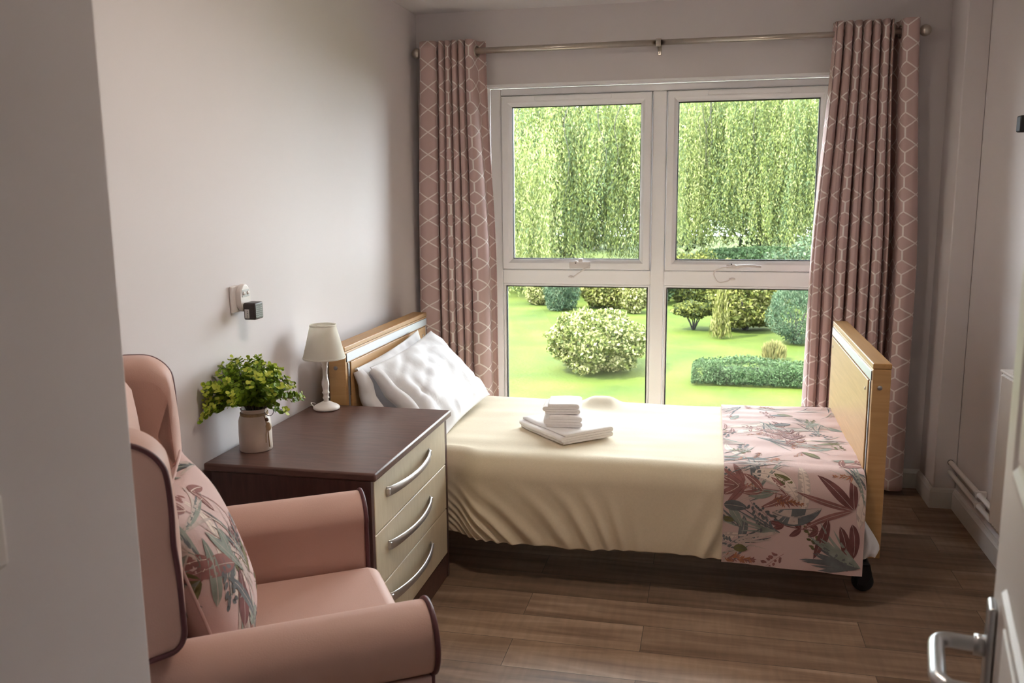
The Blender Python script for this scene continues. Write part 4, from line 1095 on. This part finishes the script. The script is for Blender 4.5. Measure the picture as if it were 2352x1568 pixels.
# wings
def wing_outline():
    return [(p.x, p.y) for p in catmull([(-0.500, 0.676, 0), (-0.478, 0.684, 0), (-0.464, 0.708, 0), (-0.463, 0.76, 0), (-0.464, 0.86, 0), (-0.470, 0.995, 0), (-0.482, 1.042, 0), (-0.520, 1.074, 0), (-0.57, 1.081, 0), (-0.620, 1.080, 0)], 6)] + [(-0.617, 0.88), (-0.615, 0.70), (-0.605, 0.662), (-0.55, 0.666)]
WO = wing_outline(); WOUT = 0.440
for sg in (-1, 1):
    cx = sum(p[0] for p in WO) / len(WO); cz = sum(p[1] for p in WO) / len(WO)
    rows = []
    for y, k in ((0.316, 0.050), (0.320, 0.022), (0.332, 0.006), (0.355, -0.003), (0.395, -0.003), (0.428, 0.001), (0.438, 0.008), (0.440, 0.020)):
        row = []
        for (x, z) in WO:
            d = Vector((cx - x, cz - z)); L = d.length; row.append((x + d.x / L * k, sg * y, z + d.y / L * k))
        rows.append(row)
    b = MB(); b.T = CM; vs, _ = b.grid(rows, closed_v=True); n = len(WO)
    b.bm.faces.new(vs[:n]); b.bm.faces.new(vs[-n:][::-1]); wg = b.build('wing', M['leather'], chair)
    b = MB(); b.T = CM; pp = []
    for (x, z) in WO:
        d = Vector((cx - x, cz - z)); L = d.length; pp.append((x + d.x / L * 0.006, sg * 0.4400, z + d.y / L * 0.006))
    b.tube(pp, 0.0050, 8, closed=True); b.build('piping', M['piping'], wg)
for x in (-0.05, -0.56):
    for y in (-0.30, 0.30):
        b = MB(); b.T = CM; b.lathe([(0.0, 0), (0.016, 0), (0.020, 0.05), (0.026, 0.13), (0.0, 0.13)], (x, y, 0), 16); b.build('leg', M['legwood'], chair)

# scatter cushion in the same print
random.seed(12)
CC = (CM @ Vector((-0.420, -0.060, 0.682)))
cm3 = CM.to_3x3()
cxd = cm3 @ Vector((0.10, 1.0, 0.0)); cyd = cm3 @ Vector((-0.30, 0.05, 1.0))
CF = frame_mat(CC, cxd, cyd)
fgrid, bgrid = pillow_pts(0.43, 0.43, 0.165, 30, 2.0, 0.004, 0.06, 2.4)
b = MB(); b.T = CF; b.grid(fgrid); b.grid(bgrid, flip=True)
def cushion_map(sgn, G):
    N = len(G) - 1
    xs = [G[i][N // 2].x for i in range(N + 1)]; ys = [G[N // 2][j].y for j in range(N + 1)]
    def f(u, v):
        x, y = u, v
        i = min(max(int(np.searchsorted(xs, x)), 1), N); j = min(max(int(np.searchsorted(ys, y)), 1), N)
        tx = min(1, max(0, (x - xs[i - 1]) / (xs[i] - xs[i - 1]))); ty = min(1, max(0, (y - ys[j - 1]) / (ys[j] - ys[j - 1])))
        A, B_, C_, D_ = G[i - 1][j - 1], G[i][j - 1], G[i - 1][j], G[i][j]
        p = (A * (1 - tx) + B_ * tx) * (1 - ty) + (C_ * (1 - tx) + D_ * tx) * ty
        nrm = (B_ - A).cross(C_ - A).normalized() * sgn
        return CF @ p, (CF.to_3x3() @ nrm).normalized()
    return f
for sgn, G in ((1, fgrid), (-1, bgrid)):
    pr = Print(cushion_map(sgn, G), -0.213, 0.213, -0.213, 0.213)
    pr.scatter(IDS, 3.6)
    for u, v, a, L, W, m in ((-0.15, -0.10, 0.9, 0.12, 0.024, BU), (-0.10, 0.02, 2.6, 0.13, 0.022, PLM), (-0.19, -0.02, 1.2, 0.14, 0.012, SAG), (-0.08, -0.12, 1.9, 0.15, 0.012, SLA), (-0.14, 0.12, -1.2, 0.16, 0.010, SAG)): pr.leaf(u, v, a, L, W, m, PAL, 0.3)
    pr.into(b, 1)
# bind the materials: ground first
cu = b.build('cushion', [M['pinkcloth']] + PRM, normals=False)
tag(cu, 'pink leaf-print scatter cushion leaning in the pink wing armchair', 'cushion')
b = MB(); b.T = CF; N = len(fgrid) - 1
rim = [fgrid[i][0] for i in range(N)] + [fgrid[N][j] for j in range(N)] + [fgrid[N - i][N] for i in range(N)] + [fgrid[0][N - j] for j in range(N)]
b.tube(rim, 0.0035, 6, closed=True); b.build('piped_edge', M['pinkcloth'], cu)

# ------------------------------------------------------------------ ceiling light of the room (above the picture)
cl = thing('ceiling_light', 'round white ceiling light in the middle of the room, above view', 'ceiling light', (1.15, -2.35, H - 0.07))
b = MB(); b.lathe([(0.0, 0.07), (0.17, 0.07), (0.175, 0.055), (0.165, 0.045), (0.0, 0.045)], (1.15, -2.35, H - 0.07), 40); b.build('base', M['upvc'], cl)
LAMP_E = 56.0
dm = bpy.data.materials.new('lit_diffuser'); dm.use_nodes = True
dn = dm.node_tree.nodes; dn.remove(dn['Principled BSDF']); em = dn.new('ShaderNodeEmission'); em.inputs['Color'].default_value = (1.0, 0.86, 0.74, 1); em.inputs['Strength'].default_value = LAMP_E
dm.node_tree.links.new(em.outputs[0], dn['Material Output'].inputs['Surface'])
b = MB(); b.lathe([(0.0, 0.0), (0.08, 0.004), (0.13, 0.016), (0.155, 0.036), (0.155, 0.046)], (1.15, -2.35, H - 0.07), 40); b.build('diffuser', dm, cl)

# ------------------------------------------------------------------ the garden, one storey below
GZ = -2.8
b = MB()
rows = []
for i in range(41):
    x = -26 + 52 * i / 40
    rows.append([(x, 0.6 + 80 * j / 60, GZ + 0.05 * noise.noise((x * 0.15, j * 0.2, 0)) - 0.02) for j in range(61)])
b.grid(rows); lawn = structure(b.build('lawn', M['lawn'], normals=False))

def quads(P, U, Vv, su, sv):
    """leaf quads: centre P, along U, across Vv"""
    a = U * su[:, None]; c = Vv * sv[:, None]
    return np.stack([P - a * 0.9, P + c * 0.9, P + a, P - c * 0.9], axis=1)
def rand_dirs(n):
    v = rng.normal(size=(n, 3)); return v / np.linalg.norm(v, axis=1)[:, None]
def ortho(U):
    w = rand_dirs(len(U)); w -= U * np.sum(U * w, axis=1)[:, None]; return w / np.linalg.norm(w, axis=1)[:, None]
def lump(D, seed, amp=0.18, f=2.2):
    """a bumpy radius over directions"""
    ph = np.array([seed * 1.3, seed * 2.1, seed * 0.7])
    q = D * f + ph
    return 1 + amp * (np.sin(q[:, 0] * 2.1 + q[:, 1]) * 0.5 + np.sin(q[:, 1] * 2.7 - q[:, 2] * 1.4) * 0.35 + np.sin(q[:, 2] * 3.3 + q[:, 0] * 1.9) * 0.35)
def crown(c, r, n, size, ratio, mats, w, seed=0, amp=0.18, inner=0.45, parent=None, up=0.0, low=None, name='foliage', f=2.2, outw=0.0):
    """a leafy crown: quads scattered through the shell of a lumpy ellipsoid"""
    D = rand_dirs(n); rad = lump(D, seed, amp, f) * (inner + (1 - inner) * rng.random(n) ** 0.45)
    P = np.array(c) + D * np.array(r) * rad[:, None]
    if low is not None: P[:, 2] = np.maximum(P[:, 2], low + 0.03 * rng.random(n))
    U = rand_dirs(n) + np.array([0, 0, up]) + D * outw; U /= np.linalg.norm(U, axis=1)[:, None]
    V = ortho(U); s = size * rng.uniform(0.6, 1.3, n)
    mi = rng.choice(len(mats), n, p=w)
    return np_mesh(name, quads(P, U, V, s, s * ratio), 4, [M[m] for m in mats], mi, parent)
def stems(parent, c, h, k, r, spread, mat_='bark', name='stems'):
    b = MB()
    for i in range(k):
        a = 2 * PI * i / k + 0.3; d = Vector((math.cos(a), math.sin(a), 0)) * spread * random.uniform(0.5, 1)
        p = Vector(c); b.tube([p + d * 0.1, p + d * 0.4 + Vector((0, 0, h * 0.4)), p + d + Vector((0, 0, h))], [r, r * 0.8, r * 0.4], 6)
    return b.build(name, M[mat_], parent)
# near left: round variegated bush
t = thing('round_bush', 'big round variegated bush on the lawn left of the window mullion', 'bush', (-1.08, 16.4, GZ))
crown((-1.08, 16.4, GZ + 0.70), (1.24, 1.2, 0.74), 12500, 0.056, 0.55, ['var_a', 'var_b', 'var_c'], [0.42, 0.28, 0.30], 1.0, 0.20, 0.66, t, 0.3, GZ + 0.02, f=3.4)
stems(t, (-1.08, 16.4, GZ), 0.7, 9, 0.035, 0.8)
# clipped hedge at the right
def hedge_mesh(name, parent, x0, x1, y0, y1, h, n, size, mats, w, seed):
    P = np.empty((n, 3)); f = rng.random(n)
    P[:, 0] = rng.uniform(x0, x1, n); P[:, 1] = rng.uniform(y0, y1, n); P[:, 2] = GZ + rng.uniform(0.02, h, n)
    # push to the surface: front, top or ends
    top = f < 0.36; fr = (f >= 0.36) & (f < 0.78); en = (f >= 0.78) & (f < 0.9)
    P[top, 2] = GZ + h + 0.05 * np.sin(P[top, 0] * 3.1 + seed) + rng.normal(0, 0.03, top.sum())
    P[fr, 1] = y0 + 0.08 * np.sin(P[fr, 0] * 4.3) + rng.normal(0, 0.03, fr.sum())
    P[en, 0] = np.where(rng.random(en.sum()) < 0.5, x0, x1) + rng.normal(0, 0.04, en.sum())
    # round the shoulders
    e = np.clip((P[:, 2] - GZ - h * 0.6) / (h * 0.4), 0, 1) ** 2
    P[:, 1] = np.clip(P[:, 1], y0 + e * 0.22, y1 - e * 0.22); P[:, 0] = np.clip(P[:, 0], x0 + e * 0.22, x1 - e * 0.2)
    e2 = np.clip((GZ + h * 0.25 - P[:, 2]) / (h * 0.25), 0, 1); P[:, 1] = np.maximum(P[:, 1], y0 + e2 * 0.10)
    U = rand_dirs(n); U[:, 2] += 0.3; U /= np.linalg.norm(U, axis=1)[:, None]; V = ortho(U); s = size * rng.uniform(0.6, 1.3, n)
    return np_mesh(name, quads(P, U, V, s, s * 0.5), 4, [M[m] for m in mats], rng.choice(len(mats), n, p=w), parent)
t = thing('clipped_hedge', 'low clipped green hedge on the lawn nearest the footboard', 'hedge', (2.9, 15.5, GZ))
hedge_mesh('foliage', t, 1.22, 5.2, 15.0, 16.0, 0.46, 15000, 0.034, ['hedge_a', 'hedge_b', 'hedge_c'], [0.42, 0.33, 0.25], 0.4)
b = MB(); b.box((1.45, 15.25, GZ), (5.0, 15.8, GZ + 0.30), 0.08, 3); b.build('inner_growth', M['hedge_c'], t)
# tuft behind the hedge
t = thing('grass_tuft', 'small straw coloured tuft just behind the clipped hedge', 'tuft', (3.2, 18.4, GZ))
n = 1300; A = rng.uniform(0, 2 * PI, n); rr = 0.30 * np.sqrt(rng.random(n)); hh = rng.uniform(0.12, 0.46, n) * (1 - 0.4 * (rr / 0.30) ** 2)
P = np.stack([3.2 + rr * np.cos(A), 18.4 + rr * np.sin(A), GZ + hh], 1); U = np.stack([np.cos(A) * 0.35, np.sin(A) * 0.35, np.ones(n)], 1); U /= np.linalg.norm(U, axis=1)[:, None]
np_mesh('blades', quads(P, U, ortho(U), 0.10 * rng.uniform(0.6, 1.2, n), np.full(n, 0.014)), 4, [M['tuft_a'], M['tuft_b']], rng.choice(2, n, p=[0.6, 0.4]), t)
stems(t, (3.2, 18.4, GZ), 0.3, 7, 0.008, 0.2, 'tuft_b')
# golden shrub with its neighbours in the middle right
t = thing('golden_shrub', 'tall golden green shrub in the middle of the right lawn', 'shrub', (2.68, 23.3, GZ))
crown((2.68, 23.3, GZ + 1.05), (1.15, 1.0, 1.08), 9000, 0.075, 0.6, ['gold_a', 'gold_b', 'gold_c'], [0.48, 0.30, 0.22], 2.2, 0.20, 0.62, t, 0.2, GZ + 0.10)
stems(t, (2.68, 23.3, GZ), 1.0, 8, 0.04, 0.7)
t = thing('weeping_shrub', 'narrow weeping shrub with drooping pale strands before the golden shrub', 'shrub', (1.90, 21.6, GZ))
n = 2600; k = rng.integers(0, 60, n); ka = rng.uniform(0, 2 * PI, 60); kr = rng.uniform(0.05, 0.30, 60)
z = rng.random(n); P = np.stack([1.90 + np.cos(ka[k]) * kr[k] * (0.35 + 0.75 * (1 - z)), 21.6 + np.sin(ka[k]) * kr[k] * (0.35 + 0.75 * (1 - z)), GZ + 0.08 + 1.45 * z], 1); P += rng.normal(0, 0.018, P.shape)
U = np.tile(np.array([0, 0, -1.0]), (n, 1)) + rand_dirs(n) * 0.35; U /= np.linalg.norm(U, axis=1)[:, None]
np_mesh('foliage', quads(P, U, ortho(U), 0.075 * rng.uniform(0.7, 1.3, n), np.full(n, 0.016)), 4, [M['gold_a'], M['gold_c'], M['gold_b']], rng.choice(3, n, p=[0.45, 0.35, 0.2]), t)
b = MB(); b.tube([(1.90, 21.6, GZ), (1.92, 21.6, GZ + 0.8), (1.89, 21.6, GZ + 1.5)], [0.04, 0.03, 0.015], 8); b.build('trunk', M['bark'], t)
t = thing('spreading_shrub', 'low spreading shrub on thin bare stems left of the golden shrub', 'shrub', (1.10, 23.1, GZ))
crown((1.10, 23.1, GZ + 0.62), (0.70, 0.5, 0.24), 2600, 0.06, 0.6, ['gold_b', 'gold_a', 'dark_c'], [0.45, 0.3, 0.25], 3.0, 0.22, 0.5, t, 0.0)
stems(t, (1.10, 23.1, GZ), 0.55, 6, 0.028, 0.45)
t = thing('feathery_shrub', 'soft blue green feathery shrub right of the golden shrub', 'shrub', (3.95, 20.9, GZ))
crown((3.95, 20.9, GZ + 0.88), (0.78, 0.72, 0.92), 7500, 0.055, 0.28, ['blue_a', 'blue_b', 'blue_c'], [0.45, 0.25, 0.30], 4.1, 0.16, 0.55, t, 0.9, GZ + 0.05, outw=0.5)
stems(t, (3.95, 20.9, GZ), 0.9, 6, 0.025, 0.35)
t = thing('variegated_shrub', 'cream flecked upright shrub half hidden by the right curtain', 'shrub', (4.85, 21.9, GZ))
crown((4.85, 21.9, GZ + 0.72), (0.45, 0.45, 0.75), 3000, 0.06, 0.55, ['var_c', 'var_a', 'hedge_b'], [0.45, 0.3, 0.25], 5.3, 0.2, 0.5, t, 0.3, GZ + 0.04)
stems(t, (4.85, 21.9, GZ), 0.7, 5, 0.02, 0.25)
# far border
far = [('spiky_shrub', 'dark blue green spiky shrub at the back left of the lawn', (-3.75, 27.0), (0.66, 0.6, 0.72), 0.62, 4200, ['blue_b', 'blue_a', 'blue_c'], 0.10, 0.16, 0.9),
       ('yellow_shrub', 'rounded yellow green shrub behind the big round bush', (-2.15, 28.0), (0.95, 0.7, 0.75), 0.64, 6000, ['gold_a', 'gold_c', 'gold_b'], 0.07, 0.6, 0.2),
       ('flowering_shrub', 'small cream flowered shrub at the right of the yellow green shrub', (-1.05, 26.6), (0.46, 0.5, 0.62), 0.52, 2600, ['var_c', 'gold_a', 'gold_b'], 0.06, 0.6, 0.2),
       ('dark_shrub', 'dark green shrub by the mullion at the back of the left lawn', (-0.55, 29.4), (0.75, 0.7, 0.85), 0.70, 3600, ['dark_a', 'dark_b', 'hedge_b'], 0.08, 0.5, 0.2),
       ('mixed_shrub', 'mid green shrub at the back just right of the mullion', (0.95, 30.6), (1.05, 0.9, 1.10), 0.85, 5200, ['gold_b', 'gold_a', 'dark_c'], 0.09, 0.4, 0.2),
       ('backdrop_shrub', 'grey green shrub in the distance beside the right curtain', (5.1, 30.0), (1.7, 1.1, 1.3), 1.05, 6500, ['blue_a', 'blue_c', 'dark_c'], 0.09, 0.4, 0.3),
       ('pale_shrub', 'pale loose shrub between the spiky shrub and the hanging willow strands', (-4.85, 28.6), (0.6, 0.6, 0.7), 0.55, 3000, ['var_c', 'var_a', 'gold_b'], 0.07, 0.45, 0.3)]
for i, (nm, lb, (x, y), r, hz, n, ms, size, ratio, upb) in enumerate(far):
    t = thing(nm, lb, 'shrub', (x, y, GZ))
    crown((x, y, GZ + hz), r, n, size, ratio, ms, [0.45, 0.3, 0.25], 6 + i * 1.7, 0.22, 0.45, t, upb, GZ + 0.04)
    stems(t, (x, y, GZ), hz, 6, 0.03, r[0] * 0.5)
t = thing('rounded_hedge', 'long dark rounded hedge seen beneath the right willow', 'hedge', (3.6, 40, GZ))
crown((3.6, 40.2, GZ + 0.55), (3.4, 1.2, 0.98), 12000, 0.085, 0.6, ['hedge_a', 'hedge_c', 'hedge_b'], [0.5, 0.28, 0.22], 3.7, 0.05, 0.85, t, 0.2, GZ + 0.02)
stems(t, (3.6, 40.2, GZ), 0.7, 9, 0.05, 2.2)

# weeping willows
def willow(name_label, cx, cy, Rr, ztop, n_boughs, seed, low_side=None, front=()):
    """boughs arch out of the crown; from each a curtain of strands hangs, swept a little to one side"""
    t = thing('willow_tree', name_label, 'tree', (cx, cy, GZ), 'weeping willows')
    r_ = np.random.default_rng(seed)
    P, U, S, Wd, MI = [], [], [], [], []
    for k in range(n_boughs + len(front)):
        a = r_.uniform(0, 2 * PI)
        rad = Rr * (0.18 + 0.82 * r_.random() ** 0.6); zt = ztop - 2.4 * (rad / Rr) ** 2 - abs(r_.normal(0, 1.5))
        x0, y0 = cx + rad * math.cos(a), cy + rad * 0.85 * math.sin(a)
        tone = r_.choice(3, p=[0.45, 0.30, 0.25]); pr_ = ([0.60, 0.24, 0.16], [0.30, 0.62, 0.08], [0.40, 0.10, 0.50])[tone]
        lean = r_.normal(0, 0.16, 2); width = r_.uniform(0.25, 0.6)
        zb0 = GZ + 0.95 + 0.4 * math.sin(3 * a + seed) + abs(r_.normal(0, 1.0)) + (r_.uniform(0.5, 4) if r_.random() < 0.35 else 0)
        if low_side and low_side[0] < x0 < low_side[1] and y0 < cy + 1: zb0 = GZ + 0.06 + abs(r_.normal(0, 0.22))
        if k >= n_boughs:            # the long boughs that trail right down to the grass on the near side
            x0, y0 = front[k - n_boughs]; zt = r_.uniform(2.2, 4.4); zb0 = GZ + r_.uniform(0.05, 0.7); pr_ = [0.45, 0.15, 0.40]
        for q in range(int(r_.integers(7, 13))):
            off = r_.normal(0, 1, 2) * width * np.array([0.6, 0.5]); zb = zb0 + abs(r_.normal(0, 0.45 if zb0 > GZ + 0.6 else 0.15)); z1 = zt + r_.uniform(-0.8, 0.5)
            if zb > z1 - 0.4: continue
            m = max(6, int((z1 - zb) / 0.105)); s = np.linspace(0, 1, m); ph = r_.uniform(0, 6.28); L = z1 - zb
            spread_ = 1 - 0.6 * np.exp(-s * 5)
            px = x0 + off[0] * spread_ + lean[0] * L * s ** 1.5 * 0.6 + 0.09 * np.sin(s * 6 + ph)
            py = y0 + off[1] * spread_ + lean[1] * L * s ** 1.5 * 0.6 + 0.09 * np.cos(s * 5 + ph)
            pz = z1 + (zb - z1) * s
            pts = np.stack([px, py, pz], 1) + r_.normal(0, 0.05, (m, 3))
            uu = np.gradient(np.stack([px, py, pz], 1), axis=0); uu /= np.linalg.norm(uu, axis=1)[:, None]
            uu = uu + r_.normal(0, 0.42, (m, 3)); uu /= np.linalg.norm(uu, axis=1)[:, None]
            P.append(pts); U.append(uu); S.append(r_.uniform(0.055, 0.12, m)); Wd.append(r_.uniform(0.013, 0.028, m))
            MI.append(r_.choice(3, m, p=pr_))
    P, U, S, Wd, MI = map(np.concatenate, (P, U, S, Wd, MI))
    V = np.cross(U, rand_dirs(len(U))); V /= np.linalg.norm(V, axis=1)[:, None]
    np_mesh('hanging_foliage', quads(P, U, V, S, Wd), 4, [M['willow_a'], M['willow_b'], M['willow_c']], MI, t)
    for q in range(5):
        a = -PI / 2 + r_.uniform(-0.9, 0.9); x0, y0 = cx + Rr * 0.95 * math.cos(a), cy + Rr * 0.88 * math.sin(a)
        b = MB(); z0 = ztop - 2.2; pts = catmull([(x0, y0, z0), (x0 + r_.normal(0, .15), y0, z0 - 1.2), (x0 + r_.normal(0, .2), y0, z0 - 2.6), (x0 + r_.normal(0, .25), y0, z0 - 4.2)], 5)
        b.tube(pts, [0.022 - 0.0012 * i for i in range(len(pts))], 5); b.build('bare_twig', M['bark'], t)
    b = MB(); b.tube(catmull([(cx, cy, GZ - 0.1), (cx + 0.1, cy, GZ + 2), (cx - 0.1, cy + 0.1, GZ + 5), (cx, cy, ztop - 1.5)], 5), [0.36 - 0.015 * i for i in range(16)], 10)
    for k in range(7):
        a = 2 * PI * k / 7 + seed; h0 = ztop - 3.4 + 0.3 * (k % 3)
        b.tube(catmull([(cx, cy, h0), (cx + Rr * 0.3 * math.cos(a), cy + Rr * 0.3 * math.sin(a), h0 + 1.6), (cx + Rr * 0.7 * math.cos(a), cy + Rr * 0.6 * math.sin(a), h0 + 1.3)], 5), [0.15 - 0.011 * i for i in range(11)], 7)
    b.build('trunk', M['bark'], t)
    return t
willow('weeping willow hanging across the left window, trailing to the lawn', -5.0, 36.5, 5.0, 7.6, 560, 3, (-8.8, -5.1), [(-7.1 + 0.105 * i, 30.4 + 0.9 * ((i * 7) % 5) / 5) for i in range(24)])
willow('weeping willow filling the upper right window above the rounded hedge', 4.3, 46.5, 5.4, 9.0, 640, 8)

# trees further back that close the view
for i, (x, y, r, h, ms, lb) in enumerate((
        (-14.0, 56, 3.6, 10.5, ['dark_a', 'dark_c', 'gold_b'], 'tall leafy tree far behind the left end of the left willow'),
        (-7.6, 62, 3.5, 11.2, ['dark_c', 'dark_a', 'dark_b'], 'broad dark tree far behind the middle of the left willow'),
        (-0.9, 55, 3.3, 11.5, ['dark_a', 'dark_b', 'blue_b'], 'deep green tree standing in the gap between both willows'),
        (5.6, 62, 3.8, 11.0, ['dark_c', 'dark_b', 'gold_b'], 'mid green tree far behind the right willow'),
        (12.6, 57, 3.6, 10.5, ['gold_b', 'dark_c', 'gold_a'], 'yellow green tree far behind the right curtain'))):
    t = thing('background_tree', lb, 'tree', (x, y, GZ), 'trees closing the garden')
    crown((x, y, GZ + h * 0.52), (r, r * 0.8, h * 0.50), 9000, 0.22, 0.55, ms, [0.45, 0.3, 0.25], 20 + i * 2.3, 0.24, 0.5, t, -0.3)
    b = MB(); b.tube([(x, y, GZ - 0.1), (x + 0.1, y, GZ + h * 0.4), (x, y, GZ + h * 0.8)], [0.35, 0.25, 0.1], 9); b.build('trunk', M['bark'], t)

# ------------------------------------------------------------------ light
w = bpy.data.worlds.new('daylight'); SC.world = w; w.use_nodes = True
bg = w.node_tree.nodes['Background']; bg.inputs['Color'].default_value = (0.90, 0.95, 1.0, 1); bg.inputs['Strength'].default_value = 22.0
sd = bpy.data.lights.new('sun', 'SUN'); sd.energy = 40.0; sd.angle = R(1.5); sd.color = (1.0, 0.94, 0.82)
so_ = bpy.data.objects.new('sun', sd); COL.objects.link(so_)
to_sun = Vector((-0.62, -0.42, 0.95)).normalized(); so_.rotation_euler = to_sun.to_track_quat('Z', 'Y').to_euler(); so_.location = (0, 10, 12)
# ------------------------------------------------------------------ camera
cd = bpy.data.cameras.new('camera'); cam = bpy.data.objects.new('camera', cd); COL.objects.link(cam); SC.camera = cam
C = Vector((1.5295, -4.5673, 1.4861))
r_, u_, f_ = Vector((0.97577491, 0.2185635, -0.00966039)), Vector((-0.02745088, 0.16612268, 0.98572293)), Vector((-0.21704786, 0.96157852, -0.1680981))
cam.matrix_world = Matrix(((r_.x, u_.x, -f_.x, C.x), (r_.y, u_.y, -f_.y, C.y), (r_.z, u_.z, -f_.z, C.z), (0, 0, 0, 1)))
cd.sensor_width = 36.0; cd.lens = 2014.7 / 2352 * 36.0; cd.clip_start = 0.05; cd.clip_end = 300
cd.dof.use_dof = True; cd.dof.focus_distance = 3.7; cd.dof.aperture_fstop = 7.0

vs_ = SC.view_settings
SC.display_settings.display_device = 'sRGB'
vs_.view_transform = 'Standard'; vs_.look = 'None'; vs_.gamma = 1.0; vs_.exposure = 0.0; vs_.use_curve_mapping = False
cy = SC.cycles
cy.max_bounces = 8; cy.diffuse_bounces = 5; cy.glossy_bounces = 3; cy.transmission_bounces = 4; cy.transparent_max_bounces = 12
cy.sample_clamp_indirect = 20.0; cy.caustics_reflective = False; cy.caustics_refractive = False
cy.use_denoising = True; cy.denoiser = 'OPENIMAGEDENOISE'
